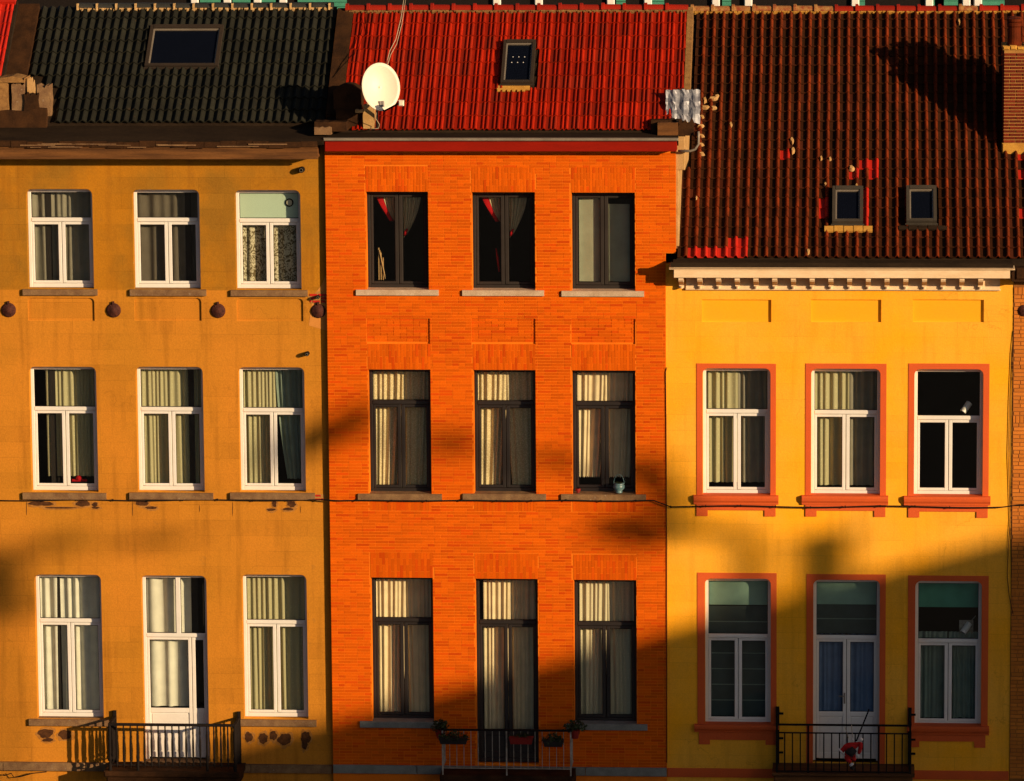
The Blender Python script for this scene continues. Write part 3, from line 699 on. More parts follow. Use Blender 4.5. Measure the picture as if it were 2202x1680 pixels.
for r in range(-1, nrow):
    z = zero+r*PIT
    if z+PIT > ztO+.03: continue
    xr = xo1u if z > zstep else xo1
    put_bricks(brs, xo0, xr, z, PIT, BW, YO, blocked+Opan, rg)
for p in Opan:
    r0_ = int((p[2]-zero)/PIT)
    for r in range(r0_+1, r0_+30):
        z = zero+r*PIT
        if z+PIT > p[3]+.01: break
        put_bricks(brs, p[0]+.004, p[1]-.004, z, PIT, BW, YO+.027, [], rg)
# soldier courses: the individually built bricks
count = 0; bme = {}
def soldier(x, z, w, h, yfr):
    global count
    key = (round(w, 4), round(h, 3))
    if count < 300:
        if key not in bme:
            t = MB(); t.box(.003, w-.003, 0, .012, .003, h-.003, bev=.002); me = bpy.data.meshes.new('brick'); me.from_pydata(t.v, [], t.f); me.materials.append(M['brick']); me.update(); bme[key] = me
        link('brick', bme[key], HO, Vector((x, yfr+random.uniform(-.0015, .0015), z))); count += 1
    else: brs.box(x+.003, x+w-.003, yfr, yfr+.012, z+.003, z+h-.003, rnd=random.uniform(.01, .99), openback=True)
for (a, b, z0, z1) in solds:
    n = round((b-a)/PIT); w = (b-a)/n; H = z1-z0; q = H/2
    for i in range(n):
        hs = [q, q] if i % 2 == 0 else [q*.5, q, q*.5]
        z = z0
        for h in hs: soldier(a+i*w, z, w, h, YO); z += h
for (a, b, z0, z1) in short:
    n = round((b-a)/PIT); w = (b-a)/n
    for i in range(n): soldier(a+i*w, z0, w, z1-z0, YO)
o = brs.build('bricks', M['brick'], HO); o['kind'] = 'stuff'
# grey string course
x0, x1, z0, z1 = rect(714, 1430, 1649, 1667, YO-.05); b = MB(); xx = xo0
for xx in [xo0+i*1.46 for i in range(4)]: b.box(xx+.004, min(xx+1.456, xo1-.004), YO-.05, YO+.02, z0, z1, bev=.008)
b.build('string_course', M['grey_stone'], HO)
# fascia and gutter
yc = YO-.26
x0, x1, z0, z1 = rect(698.5, 1455, 303, 326, yc); b = MB(); b.box(x0, x1, yc, yc+.03, z0, z1, bev=.004); b.box(x0, x1, yc+.03, YO+.02, z0+.012, z0+.03)
b.box(x0, x0+.02, yc+.03, YO, z0+.031, z1); b.box(x1-.02, x1, yc+.03, YO, z0+.031, z1); b.build('fascia', M['redfascia'], HO)
b = MB(); b.box(x0-.02, x1+.03, yc-.05, yc+.06, z1, z1+.05, bev=.012)
b.build('gutter', M['zinc'], HO)
RO = Roof(1080, 281, YO+.16, PHI); zb = RO.p0.z
b = MB(); b.prism([(yc+.0, z1+.045), (YO+.2, zb-.03), (YO+.2, zb-.3), (yc+.0, z1)], x0, x1+.02); o = b.build('roof_edge', M['lead'], HO); clean_normals(o.data)
vO = RO.hit(1080, 23)[1]; zr = RO.pt(0, vO)
xr0 = RO.hit(753, 100)[0]; xr1 = RO.hit(1475, 100)[0]
b = MB(); b.prism([(YO+.17, zb-.015), (zr.y, zr.z-.015), (8.3, ztO-1.2), (8.3, ztO-1.5), (YO+.17, zb-.3)], xo0+.02, xr1+.02); o = b.build('roof_deck', M['lead'], HO); clean_normals(o.data)
wO = 24.3/PPM; hO = vO/9.05
profO = [(0, .0), (.10, .0), (.34, .006), (.42, .026), (.50, .030), (.56, .018), (.59, -.004), (.66, -.006), (.72, .016), (.80, .030), (.90, .028), (.97, .010), (1.0, -.004)]
meO = [tile_mesh('roof_tile_red', wO, hO, profO, [M['tile_red']], lambda i, n: 0, lift=.030, thick=.02)]
colsO = round((xr1-xr0)/wO)
a = RO.hit(1082, 190); bb = RO.hit(1150, 97); SKO = (RO.hit(1080, 150)[0], RO.hit(1149, 150)[0], RO.hit(1110, 187)[1], RO.hit(1110, 96)[1])
xchim = RO.hit(800, 262)[0]; xfl = RO.hit(1432, 225)[0]; vfl = RO.hit(1432, 197)[1]
def skipO(x, v, r, c):
    if v > vO: return True
    if v < RO.hit(800, 180)[1] and x < RO.hit(775, 200)[0]: return True
    if x > xfl+.05 and v < vfl: return True
    return SKO[0]-.02 < x < SKO[1]+.02 and SKO[2]-.03 < v < SKO[3]-.05
place_tiles(HO, RO, meO, colsO, skipO, 300, xr0, (xr1-xr0)/colsO, 0, hO, 9)
ridge(HO, RO, vO, 745, 1478, 13, 47/PPM, lambda i: M['ridge_red'], r=.088)
skylight(HO, RO, *SKO, M['roofframe'], h=.12, fw=.05)
b = MB(); RO.box(b, SKO[0]-.06, SKO[1]-.05, SKO[2]-.12, SKO[2]-.02, .03, .05); 
for i in range(6): RO.box(b, SKO[0]-.05+i*.085, SKO[0]-.0+i*.085, SKO[2]-.16, SKO[2]-.11, .03, .052)
b.build('mortar_apron', M['gold'], HO)
sp = MB()                                          # spots of light in the pane, put in as small white squares
for i in range(3):
    for j in range(2):
        xx = SKO[0]+.17+i*.10-j*.015; vv = SKO[2]+(SKO[3]-SKO[2])*(.62-j*.13); RO.box(sp, xx, xx+.016, vv, vv+.016, .07, .079)
sp.build('pane_light_spots', M['white'], HO)
# party walls either side of the red roof
b = MB(); RO.box(b, RO.hit(718, 100)[0], xr0-.01, .35, vO+.02, -.12, .05); b.build('verge_wall', M['plaster_dark'], HO)
b = MB(); RO.box(b, xr1+.0, xr1+.10, vfl, vO+.03, -.3, .045); b.build('verge_mortar', M['cement_dark'], HO)

# ------------------------------------------------------------ right house (yellow)
xy0 = P(1432.5, 1000, YY)[0]; xy1 = P(2177, 900, YY)[0]; ztY = P(1800, 600, YY)[1]
Y_op = openings([(1511, 1656.8, 792, 1066), (1744, 1892.9, 793, 1067), (1965.8, 2113.9, 794, 1068),
                 (1516, 1657.5, 1244.4, 1561), (1748.4, 1891.4, 1247.3, 1644), (1967.6, 2110.6, 1249.8, 1565)], YY)
Ypan = [rect(1509.4, 1658.6, 644.7, 693, YY), rect(1744, 1895, 644.7, 693, YY), rect(1963, 2115.7, 644.7, 693, YY)]
HY = thing('yellow_house', 'yellow rendered house with red painted window surrounds and a white bracketed cornice', 'house', ((xy0+xy1)/2, YY, 0))
slab('wall', [(xy0, 0), (xy1, 0), (xy1, ztY+.25), (xy0, ztY+.25)], [rrect(*o, r=.10) for o in Y_op] + [rrect(*p) for p in Ypan], YY, YY+.3, M['yellow'], HY)
for p in Ypan:
    b = MB(); b.box(p[0]-.01, p[1]+.01, YY+.042, YY+.10, p[2]-.01, p[3]+.01); b.build('frieze_panel', M['yellow_panel'], HY)
shell(HY, xy0, xy1, YY, 8.3, ztY+.2, [P(1800, 1665, YY)[1]-.05, P(1800, 1190, YY)[1]-.1, P(1800, 700, YY)[1]], M['plaster_dark'])
YZT = [886, 887, 898, 1370, 1371, 1377]
for i, o in enumerate(Y_op):
    zz = P(1800, YZT[i], YY+.14)[1]
    if i == 4: window(HY, *o[:2], o[2]+.03, o[3], YY, REC['Y'], zz, door=True, low_panel=.83)
    else: window(HY, *o, YY, REC['Y'], zz)
sur = [(1498, 1668.6, 782, 1067), (1732, 1905.8, 782, 1067), (1953, 2126.8, 782, 1068), (1499.7, 1670, 1232, 1560), (1734, 1904, 1235, 1652), (1952, 2125, 1238, 1562)]
for i, s_ in enumerate(sur):
    x0, x1, z0, z1 = rect(*s_, YY); o = Y_op[i]
    slab('window_surround', [(x0, z0), (x1, z0), (x1, z1), (x0, z1)], [rrect(o[0]-.0, o[1]+.0, z0-.0 + .001, o[3], r=.10)] if False else [], YY-.012, YY-.0, M['band'], HY) if False else None
    # band as an upside-down U with rounded inner corners
    inner = rrect(o[0], o[1], z0, o[3], r=.10)
    pts = [(x0, z0), (x0, z1), (x1, z1), (x1, z0), inner[1]] + inner[2:] + [inner[0]]
    slab('window_surround', pts, [], YY-.010, YY+.001, M['band'], HY)
for a in ((1491.5, 1674, 1067, 1086), (1724, 1910, 1067.5, 1087), (1944, 2130, 1069, 1088), (1493, 1674.7, 1560, 1576), (1950, 2127, 1563, 1582)):
    sill(HY, *a, YY, M['band'], proj=.075, moulded=True)
for i, (xl, xr, y0_, y1_, y2_) in enumerate(((1498, 1668, 1085, 1097, 1110), (1732, 1904, 1086, 1098, 1111), (1953, 2124, 1087, 1100, 1113), (1503, 1670, 1575, 1591, 1601), (1953, 2119, 1581, 1594, 1607))):
    x0, x1, z0, z1 = rect(xl, xr, y0_, y2_, YY); zm = P((xl+xr)/2, y1_, YY)[1]; b = MB()
    b.plate([(x0, z0), (x0+.19, z0), (x0+.19, zm), (x1-.19, zm), (x1-.19, z0), (x1, z0), (x1, z1), (x0, z1)][::-1], YY-.022, YY+.001); o = b.build('sill_apron', M['band'], HY); clean_normals(o.data)
b = MB(); x0, x1, z0, z1 = rect(1436, 2176, 1655, 1674, YY); b.box(xy0+.01, xy1-.01, YY-.03, YY+.001, z0, z1, bev=.006); b.build('plinth_band', M['band'], HY)
# cornice with brackets
yc = YY-.42
x0, x1, z0, z1 = rect(1449.4, 2172, 581, 598, yc); zt_ = P(1800, 576, yc-.07)[1]
b = MB()
b.prism([(yc, z0), (yc, z1), (yc-.025, z1+.006), (yc-.03, z1+.03), (yc-.065, z1+.035), (yc-.075, zt_), (YY+.1, zt_), (YY+.1, z1), (yc+.02, z0+.02), (yc+.02, z0)], x0, x1)
b.prism([(yc-.026, z1+.008), (yc-.03, z1+.03), (yc-.065, z1+.036), (yc-.075, zt_-.001), (YY+.1, zt_-.001), (YY+.1, z1+.01)], x0-.08, x0-.0005)
b.prism([(yc-.026, z1+.008), (yc-.03, z1+.03), (yc-.065, z1+.036), (yc-.075, zt_-.001), (YY+.1, zt_-.001), (YY+.1, z1+.01)], x1+.0005, x1+.08)
b.box(x0, x0+.02, yc+.021, YY, z0+.001, z1)
b.box(x0+.021, x1-.021, yc+.021, YY, z0+.03, z0+.05)
o = b.build('cornice', M['cornice'], HY); clean_normals(o.data)
x0b, x1b, zb0, zb1 = rect(1475, 2150, 608, 624.5, YY-.03); b = MB()
b.box(x0b, x1b, YY-.035, YY+.001, zb0+.03, zb1+.09); b.box(x0b-.01, x1b+.01, YY-.055, YY+.001, zb0, zb0+.032, bev=.01); b.build('frieze_board', M['cornice'], HY)
bra = None
for i in range(17):
    px = 1410.6+(150+i*112.1)/2.7827; x = P(px, 605, yc+.1)[0]
    if bra is None:
        t = MB(); zt0 = z0+.028; y_ = yc+.05; zb_ = zb0+.04
        H = zt0-zb_
        t.prism([(y_-x*0, zt0), (y_, zt0-H*.28), (y_+.03, zt0-H*.42), (y_+.10, zt0-H*.5), (y_+.17, zt0-H*.62), (YY-.09, zt0-H*.78), (YY-.085, zt0-H*.98), (YY-.036, zt0-H*1.0), (YY-.036, zt0)], -.042, .042)
        t.prism([(y_-.012, zt0), (y_-.012, zt0-.035), (YY-.036, zt0-.035), (YY-.036, zt0)], -.058, .058)
        t.tube([(0, YY-.09, zb_-.005), (0, YY-.09, zb_+.035)], [.028, .03], 8)
        bra = bpy.data.meshes.new('bracket'); bra.from_pydata([(v[0], v[1]-YY, v[2]-zb_) for v in t.v], [], t.f); bra.materials.append(M['cornice']); clean_normals(bra)
    link('bracket', bra, HY, Vector((x, YY, zb_)))
b = MB(); zg = zt_+.12
b.prism([(yc-.055, zt_+.001), (yc-.06, zt_+.075), (yc-.03, zt_+.085), (yc+.05, zt_+.04), (YY+.1, zt_+.05), (YY+.1, zt_+.001)], x0-.06, x1+.05); o = b.build('gutter', M['lead'], HY); clean_normals(o.data)
RY = Roof(1800, 556, YY-.16, PHI); zb = RY.p0.z
b = MB(); b.prism([(yc+.04, zt_+.03), (YY-.15, zb-.02), (YY-.15, zb-.3), (yc+.04, zt_)], x0-.02, x1+.05); o = b.build('roof_edge', M['lead'], HY); clean_normals(o.data)
vY = RY.hit(1850, 25)[1]; zr = RY.pt(0, vY); xyR = RY.hit(2215, 300)[0]; xyL = RY.hit(1457, 545)[0]
b = MB(); b.prism([(YY-.15, zb-.02), (zr.y, zr.z-.02), (8.3, ztY-.2), (8.3, ztY-.5), (YY-.15, zb-.3)], xo1u+.02, xy1+1.6); o = b.build('roof_deck', M['lead'], HY); clean_normals(o.data)
wY = 21.4/PPM; hY = vY/26.0
profY = [(0, .004), (.04, -.002), (.30, -.004), (.52, -.002), (.60, .004), (.65, .026), (.73, .046), (.83, .050), (.92, .036), (.97, .012), (1.0, .004)]
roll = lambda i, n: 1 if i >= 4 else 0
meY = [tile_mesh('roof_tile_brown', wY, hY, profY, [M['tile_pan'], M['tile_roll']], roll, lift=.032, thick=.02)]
meN = tile_mesh('roof_tile_new', wY, hY, profY, [M['tile_new'], M['tile_new']], roll, lift=.020, thick=.012)
xY0 = xyL; colsY = math.ceil((xyR+.9-xY0)/wY)
def cellY(px, py):
    x, v = RY.hit(px, py); return (int(v/hY), int((x-xY0)/wY))
newset = {cellY(*q) for q in ((1522, 537), (1543, 537), (1565, 537), (1587, 537), (1608, 537), (1480, 549), (1500, 549), (1522, 553), (1544, 551), (1566, 551), (1587, 551), (1580, 517), (1594, 517),
                            (1690, 328), (1850, 350), (1870, 350), (1835, 372), (1880, 372), (1860, 425), (1860, 445), (1860, 465), (1860, 482), (1776, 445), (1776, 465),
                            (2192, 340), (2199, 372), (2196, 470))}
SK1 = (RY.hit(1790, 450)[0], RY.hit(1856, 450)[0], RY.hit(1822, 489)[1], RY.hit(1822, 413)[1])
SK2 = (RY.hit(1949, 450)[0], RY.hit(2014, 450)[0], RY.hit(1980, 488)[1], RY.hit(1980, 412)[1])
xpw = P(1477, 400, .9)[0]
def skipY(x, v, r, c):
    if v > vY+.01: return True
    if v > RY.hit(1480, 362)[1] and x < RY.hit(1487, 362)[0]: return True
    for s_ in (SK1, SK2):
        if s_[0]-.0 < x < s_[1]+.0 and s_[2]-.02 < v < s_[3]-.05: return True
    return False
place_tiles(HY, RY, meY, colsY, skipY, 300, xY0, wY, 0, hY, 26, newset=newset, me_new=meN)
def mY(i): return M['ridge_mossy'] if i < 7 or i in (13,) else M['ridge_red']
ridge(HY, RY, vY, 1486, 2240, 14, 46/PPM, mY, r=.088, cem=M['gold'])
for s_ in (SK1, SK2):
    skylight(HY, RY, *s_, M['roofframe_grey'], h=.15, fw=.055)
b = MB()
for i in range(5): 
    xx = SK1[0]-.13+i*wY*.97; RY.box(b, xx, xx+wY*.9, SK1[2]-.16, SK1[2]-.03, .03, .066+.006*(i % 2))
b.build('mortar_apron', M['gold'], HY)
b = MB()
for i in range(5):
    xx = SK2[0]-.13+i*wY*.97; RY.box(b, xx, xx+wY*.9, SK2[2]-.12, SK2[2]-.03, .03, .062+.006*(i % 2))
b.build('lead_apron', M['lead'], HY)
def roofblob(px, py, rx, ry, m, name='mortar_dab', seed=0, h=.07):
    rg_ = random.Random(seed); x, v = RY.hit(px, py); b = MB(); n = 10; pts = []
    for i in range(n): a = 2*math.pi*i/n; k = 1+rg_.uniform(-.3, .3); pts.append((x+rx*k*math.cos(a)/PPM, v+ry*k*math.sin(a)/PPM/.78))
    vs = [RY.pt(a, c, .03) for a, c in pts] + [RY.pt(x+(a-x)*.6, v+(c-v)*.6, h) for a, c in pts]
    b.add(vs, [tuple(range(n, 2*n))] + [(i, (i+1) % n, n+(i+1) % n, n+i) for i in range(n)]); o = b.build(name, m, HY); clean_normals(o.data)
for k, (px, py, rx, ry) in enumerate(((1533, 217, 11, 4), (1542, 213, 6, 5), (1517, 236, 10, 4), (1535, 237, 9, 3.5), (1572, 272, 4, 6), (1703, 307, 4, 7), (1705, 328, 4, 8), (1516, 220, 5, 8), (1507, 276, 8, 3), (1507, 297, 9, 3),
                                      (1507, 316, 8, 3), (1509, 336, 7, 3), (1509, 256, 6, 3), (2062, 52, 3, 7), (1498, 432, 2.5, 5), (1831, 366, 6, 6), (1766, 345, 3, 5), (1785, 347, 3, 4), (1738, 546, 4, 7), (1775, 402, 3, 5), (1842, 405, 3, 5))):
    roofblob(px, py, rx, ry, M['plaster'], seed=k, h=.085)
# party wall rising beside the yellow roof
b = MB(); xa = P(1453.5, 450, .06)[0]; xb = P(1474, 400, .3)[0]; xc_ = P(1464, 480, .3)[0]
z540 = P(1460, 535, .06)[1]; zup = P(1463, 270, .06)[1]; zmid = P(1463, 366, .06)[1]
b.box(xa-.005, xb, .05, 3.6, zmid, zup, bev=.01); b.box(xa-.005, xc_-.02, .055, 3.6, z540, zmid-.002, bev=.01)
b.build('party_wall', M['plaster'], HO)
b = MB(); b.box(xa, xb-.02, .02, 3.6, zup+.001, zup+.05); b.build('party_wall_cap', M['lead'], HO)
# crumpled zinc flashing between the two roofs
fl = MB(); nx, ny = 15, 8; Yf = .38
for j in range(ny+1):
    for i in range(nx+1):
        X, Z = P(1431+74*i/nx+random.uniform(-1, 1), 196+66*j/ny+random.uniform(-1.5, 1.5) + (6*(i/nx)**6 if j == ny else 0), Yf)
        fl.v.append((X, Yf + .3*(1-j/ny) + random.uniform(-.012, .012) + .02*math.sin(i*1.4) - .035*(j % 3 == 0), Z + .0))
for j in range(ny):
    for i in range(nx): a = j*(nx+1)+i; fl.f.append((a, a+nx+1, a+nx+2, a+1)); fl.m.append(0); fl.r.append(0)
fl.build('zinc_flashing', M['foil'], HO)
lump(HO, 'parapet_block', M['oldwood'], 1414, 1458, 264, 296, -.05, .35, 3, .006)
lump(HO, 'parapet_block', M['plaster_dark'], 1400, 1450, 258, 294, .12, .4, 4, .006)
lump(HO, 'flashing_skirt', M['plaster_dark'], 1459, 1492, 260, 292, .0, .1, 8, .05)
b = MB(); RO.box(b, RO.hit(1440, 270)[0], RO.hit(1455, 270)[0], -.12, .12, -.1, .16); b.build('parapet', M['plaster_dark'], HO)  # low stub added to lengthen the shadow wedge on the red tiles
# stub chimney and stones at the left end of the red roof
lump(HO, 'chimney_stub', M['plaster_dark'], 717, 776, 183, 236, .25, .75, 5, .006, top=.09)
lump(HO, 'chimney_base', M['plaster_dark'], 722, 772, 236, 284, .2, .8, 6, .006)
lump(HO, 'parapet_block', M['plaster_dark'], 676, 745, 262, 283, -.1, .3, 7, .01)
lump(HO, 'parapet_block', M['stone'], 676, 712, 274, 290, -.2, .1, 9, .01)
lump(HO, 'parapet_stub', M['plaster'], 781, 805, 226, 277, .12, .3, 11, .02)
lump(HO, 'mortar_dab', M['plaster'], 764, 780, 236, 243, .1, .2, 12, .008)
# end pipe on the party wall
b = MB(); yy = -.08
pp = [P(1458, 325, yy), P(1485, 325, yy), P(1495, 321, yy), P(1502, 310, yy), P(1502, 296, yy), P(1502, 283, yy)]
b.tube([(x, yy, z) for x, z in pp], .022, 8); b.build('overflow_pipe', M['zinc'], HO, smooth=True)

# chimney on the yellow roof
xq0, v_ = RY.hit(2160, 330); foot = RY.pt(xq0, v_); yC = foot.y; xq0 = P(2158, 200, yC)[0]
x1q = xq0+.95; zc1 = P(2180, 108, yC)[1]; zc0 = P(2180, 308, yC)[1]; zcb = P(2180, 331, yC)[1]
core = MB(); core.box(xq0+.008, x1q-.008, yC+.008, yC+.8, zc0-.9, zc1); CH = core.build('chimney', M['chmortar'], HY)
rgc = random.Random(5); n = int((zc1-zc0)/.0575)
for r in range(n):
    z = zc0+r*.0575; x = xq0 - (.0 if r % 2 else .105)
    while x < x1q:
        w = rgc.choice((.21, .21, .105)); a = max(x, xq0); b_ = min(x+w, x1q)
        if b_-a > .04:
            t = MB(); t.box(a+.007, b_-.007, yC-.004+rgc.uniform(-.003, .003), yC+.02, z+.008, z+.05, bev=.004); t.build('brick', M['chbrick'], CH)
        x += w
for r in range(n):                                    # bricks of the flank that faces the roof
    z = zc0+r*.0575; b = MB()
    for k in range(4): b.box(xq0-.004, xq0+.02, yC+.01+k*.2, yC+.195+k*.2, z+.008, z+.05)
    b.build('flank_bricks', M['chbrick'], CH)
b = MB(); b.box(xq0-.02, x1q+.02, yC-.03, yC+.84, zcb-.4, zc0+.0, bev=.02); b.build('chimney_skirt', M['gold'], CH)
b = MB(); n = 8
for i in range(n): b.box(xq0-.02+i*.12, xq0+.10+i*.12, yC-.02, yC+.82, zc1, zc1+.07+.012*math.sin(i*2), bev=.02)
b.build('chimney_cap', M['gold'], CH)
for i, (xo, yo_) in enumerate(((.18, .2), (.2, .6), (.55, .2), (.55, .6), (.85, .4))):
    b = MB(); b.lathe([(.12, 0), (.13, .03), (.115, .05), (.105, .33), (.125, .35), (.125, .39), (.105, .41), (.13, .43), (.13, .47), (.09, .48)], (xq0+xo, yC+yo_, zc1+.05), (0, 0, 1), 16); b.build('chimney_pot', M['tile_roll'], CH, smooth=False)

# ------------------------------------------------------------ house at the right edge
xr_0 = xy1+.002; xr_1 = xr_0+5.6; ztR = P(2190, 610, YR)[1]
HR = thing('tan_brick_house', 'tan brick house cut off by the right edge of the photo', 'house', ((xr_0+xr_1)/2, YR, 0))
b = MB(); b.box(xr_0, xr_1, YR, 8.3, 0, ztR+.3); b.build('wall', M['rmortar'], HR)
rr = random.Random(9); pr = .0665; zb0_ = P(2190, 1675, YR)[1]; n = int((ztR-zb0_)/pr); stf = MB(); cnt = 0; bm2 = {}
zs_band = [P(2190, q, YR)[1] for q in (633, 905, 1282, 1447)]
for r in range(n):
    z = zb0_+r*pr; vert = any(abs(z-q) < pr*.9 for q in zs_band)
    if vert and any(abs(z-pr-q) < pr*.9 for q in zs_band): continue
    x = xr_0 - (.09 if r % 2 else 0)
    while x < xr_0+1.1:
        w = .07 if vert else rr.choice((.215, .215, .105)); h = pr*(2 if vert else 1)
        a = max(x, xr_0+.002); b_ = x+w
        if b_-a > .03:
            if a < xr_0+.22 and cnt < 300:
                key = (round(b_-a, 2), h)
                t = MB(); t.box(a+.005, b_-.005, YR-.010+rr.uniform(-.002, .002), YR+.004, z+.006, z+h-.006, bev=.003); t.build('brick', M['rbrick'], HR); cnt += 1
            else: stf.box(a+.005, b_-.005, YR-.010, YR+.004, z+.006, z+h-.006, rnd=rr.uniform(.01, .99))
        x += w
o = stf.build('bricks', M['rbrick'], HR); o['kind'] = 'stuff'
b = MB(); b.box(xr_0+.02, xr_1, YR-.4, YR+.1, ztR+.12, ztR+.32, bev=.02); b.build('cornice', M['plaster_dark'], HR)
lump(HR, 'cornice_end', M['plaster_dark'], 2176, 2210, 583, 606, -.35, .1, 21, .03)
x, z = P(2199, 668, YR); b = MB(); b.lathe([(.1, 0), (.1, .02), (.06, .05), (.0, .07)], (x+.02, YR, z), (0, -1, 0), 14); b.build('wall_anchor', M['rust'], HR)
# red roofed house at the left edge
HN = thing('red_roofed_house', 'neighbouring house of which only a sliver of red roof shows at top left', 'house', (xl0-2.8, YL, 0))
b = MB(); b.box(xl0-5.5, xl0-.01, YL, 8.3, 0, ztL+.1); b.build('wall', M['plaster'], HN)
RN = Roof(-100, 260, YL+.2, PHI); 
xn1 = RN.hit(13, 100, .16)[0]
b = MB(); RN.box(b, xl0-5.5, xn1-.02, 0, vL, -.2, .03); b.build('roof_deck', M['lead'], HN)
meN2 = tile_mesh('roof_tile_red', wO*1.1, hO, profO, [M['tile_new']], lambda i, n: 0, lift=.02)
RN2 = Roof(-100, 260, YL+.2, PHI); RN2.p0 = RN2.p0 + RN2.n*.10
for r in range(9):
    for c in range(3): link('roof_tile', meN2, HN, RN2.pt(xn1-(c+1)*wO*1.1, r*hO), (PHI, 0, 0))
b = MB(); RN2.box(b, xn1-.7, xn1+.02, vL-.1, vL+.12, 0, .09); b.build('ridge_tile', M['tile_new'], HN)
b = MB(); RN.box(b, xn1+.0, xn1+.05, 0.3, vL, -.1, .12); b.build('lead_verge', M['lead'], HN)

# ------------------------------------------------------------ building beyond the ridges
HB = thing('rear_building', 'building behind the roof ridges with dark windows and green shutters', 'building', (0, 26, 0))
zv = P(1200, 3, 26)[1]
b = MB(); b.box(-16, 16, 26, 34, 0, zv+.9); b.build('wall', M['iron'], HB)
b = MB(); b.box(-16, 16, 25.9, 34, zv+.9, zv+3); b.build('parapet', M['cornice'], HB)
pil = [470, 600, 700, 905, 1080, 1150, 1300, 1380, 1530, 1600, 1830, 1865, 2070, 2170]
for i, px in enumerate((410, 480, 545, 600, 1060, 1150, 1305, 1385, 1531, 1601, 1831, 1990, 2070, 2095)):
    x = P(px+8, 2, 25.9)[0]; b = MB(); b.box(x-.09, x+.09, 25.9, 26, zv-3, zv+.9, bev=.02); b.build('pilaster', M['white'], HB)
for i, (pa, pb) in enumerate(((430, 474), (500, 538), (560, 592), (640, 700), (700, 745), (1325, 1345), (1393, 1428), (1553, 1572), (1845, 1860), (1995, 2060), (2105, 2160), (2010, 2030))):
    xa_, xb_ = P(pa, 2, 25.92)[0], P(pb, 2, 25.92)[0]; b = MB()
    for k in range(26): b.box(xa_, xb_, 25.93-.01*(k % 2), 25.99, zv-1.6+k*.1, zv-1.51+k*.1)
    b.build('shutter', M['green'], HB)

# ------------------------------------------------------------ balconies (parts of their houses)
def turned(h):
    return [(.020, 0), (.020, .04*h), (.012, .08*h), (.024, .14*h), (.014, .2*h), (.017, .25*h), (.020, .45*h), (.018, .6*h), (.012, .72*h), (.016, .8*h), (.012, .86*h), (.013, h)]
# ochre house: turned iron balusters
YB = YL-.64
xb0 = P(129+548/5.12, 1600, YB)[0]; xb1 = P(129+1925/5.12, 1600, YB)[0]
zr1 = P(340, 1558, YB)[1]; zr0 = P(340, 1496.6+762/5.12, YB)[1]
BAL = MB(); BAL.box(xb0-.06, xb1+.06, YB-.06, YL, zr0-.34, zr0-.20, bev=.02); BAL.box(xb0-.1, xb1+.1, YB-.1, YL, zr0-.20, zr0-.10, bev=.02)
BO = BAL.build('balcony', M['plaster_dark'], HL)
b = MB(); b.box(xb0-.02, xb1+.02, YB-.025, YB+.025, zr1-.03, zr1+.015, bev=.01); b.box(xb0-.02, xb0+.025, YB+.026, YL, zr1-.025, zr1+.01); b.box(xb1-.025, xb1+.02, YB+.026, YL, zr1-.025, zr1+.01)
b.box(xb0, xb1, YB-.008, YB+.008, zr0-.01, zr0+.008); b.box(xb0-.008, xb0+.008, YB+.009, YL, zr0-.01, zr0+.008); b.box(xb1-.008, xb1+.008, YB+.009, YL, zr0-.01, zr0+.008)
b.build('handrail', M['iron'], BO)
t = MB(); t.lathe(turned(zr1-zr0), (0, 0, 0), (0, 0, 1), 8); t.tube([(0, 0, -.05), (0, 0, 0)], [.006, .01], 6)
tb = bpy.data.meshes.new('baluster'); tb.from_pydata(t.v, [], t.f); tb.materials.append(M['iron'])
n = 18
for i in range(1, n): link('baluster', tb, BO, Vector((xb0+(xb1-xb0)*i/n, YB, zr0)))
for k in range(1, 6):
    for xx in (xb0, xb1): link('baluster', tb, BO, Vector((xx, YB+(YL-YB)*k/6, zr0)))
for xx in (xb0, xb1):
    b = MB(); b.lathe([(.03, -.12), (.03, 0), (.018, .04), (.034, .10), (.02, .17), (.026, .22), (.026, zr1-zr0-.02)], (xx, YB, zr0), (0, 0, 1), 10); b.build('post', M['iron'], BO)
    b = MB(); b.box(xx-.028, xx+.028, YL-.07, YL-.015, zr0-.1, zr1+.10, bev=.006); b.build('post', M['iron'], BO)
for i in (4, 14):
    xx = xb0+(xb1-xb0)*i/n; b = MB(); b.lathe([(.024, -.11), (.024, 0), (.026, .1), (.03, .14), (.02, .2), (.02, .55)], (xx, YB, zr0), (0, 0, 1), 8); b.build('post', M['iron'], BO)
# orange house: plain painted rail
YB = -.62
xb0 = P(952, 1640, YB)[0]; xb1 = P(1227.5, 1640, YB)[0]; zr1 = P(1090, 1570, YB)[1]; zr0 = P(1090, 1652.7, YB)[1]
b = MB(); b.box(xb0-.05, xb1+.05, YB-.05, 0, zr0-.35, zr0-.12, bev=.02); BO2 = b.build('balcony', M['plaster_dark'], HO)
b = MB(); b.box(xb0-.02, xb1+.02, YB-.02, YB+.02, zr1-.02, zr1+.012, bev=.006); b.box(xb0-.015, xb0+.015, YB+.021, 0, zr1-.02, zr1+.01); b.box(xb1-.015, xb1+.015, YB+.021, 0, zr1-.02, zr1+.01); b.build('handrail', M['iron'], BO2)
b = MB(); b.box(xb0, xb1, YB-.007, YB+.007, zr0-.008, zr0+.008); b.box(xb0-.007, xb0+.007, YB+.008, 0, zr0-.008, zr0+.008); b.box(xb1-.007, xb1+.007, YB+.008, 0, zr0-.008, zr0+.008); b.build('bottom_rail', M['railpaint'], BO2)
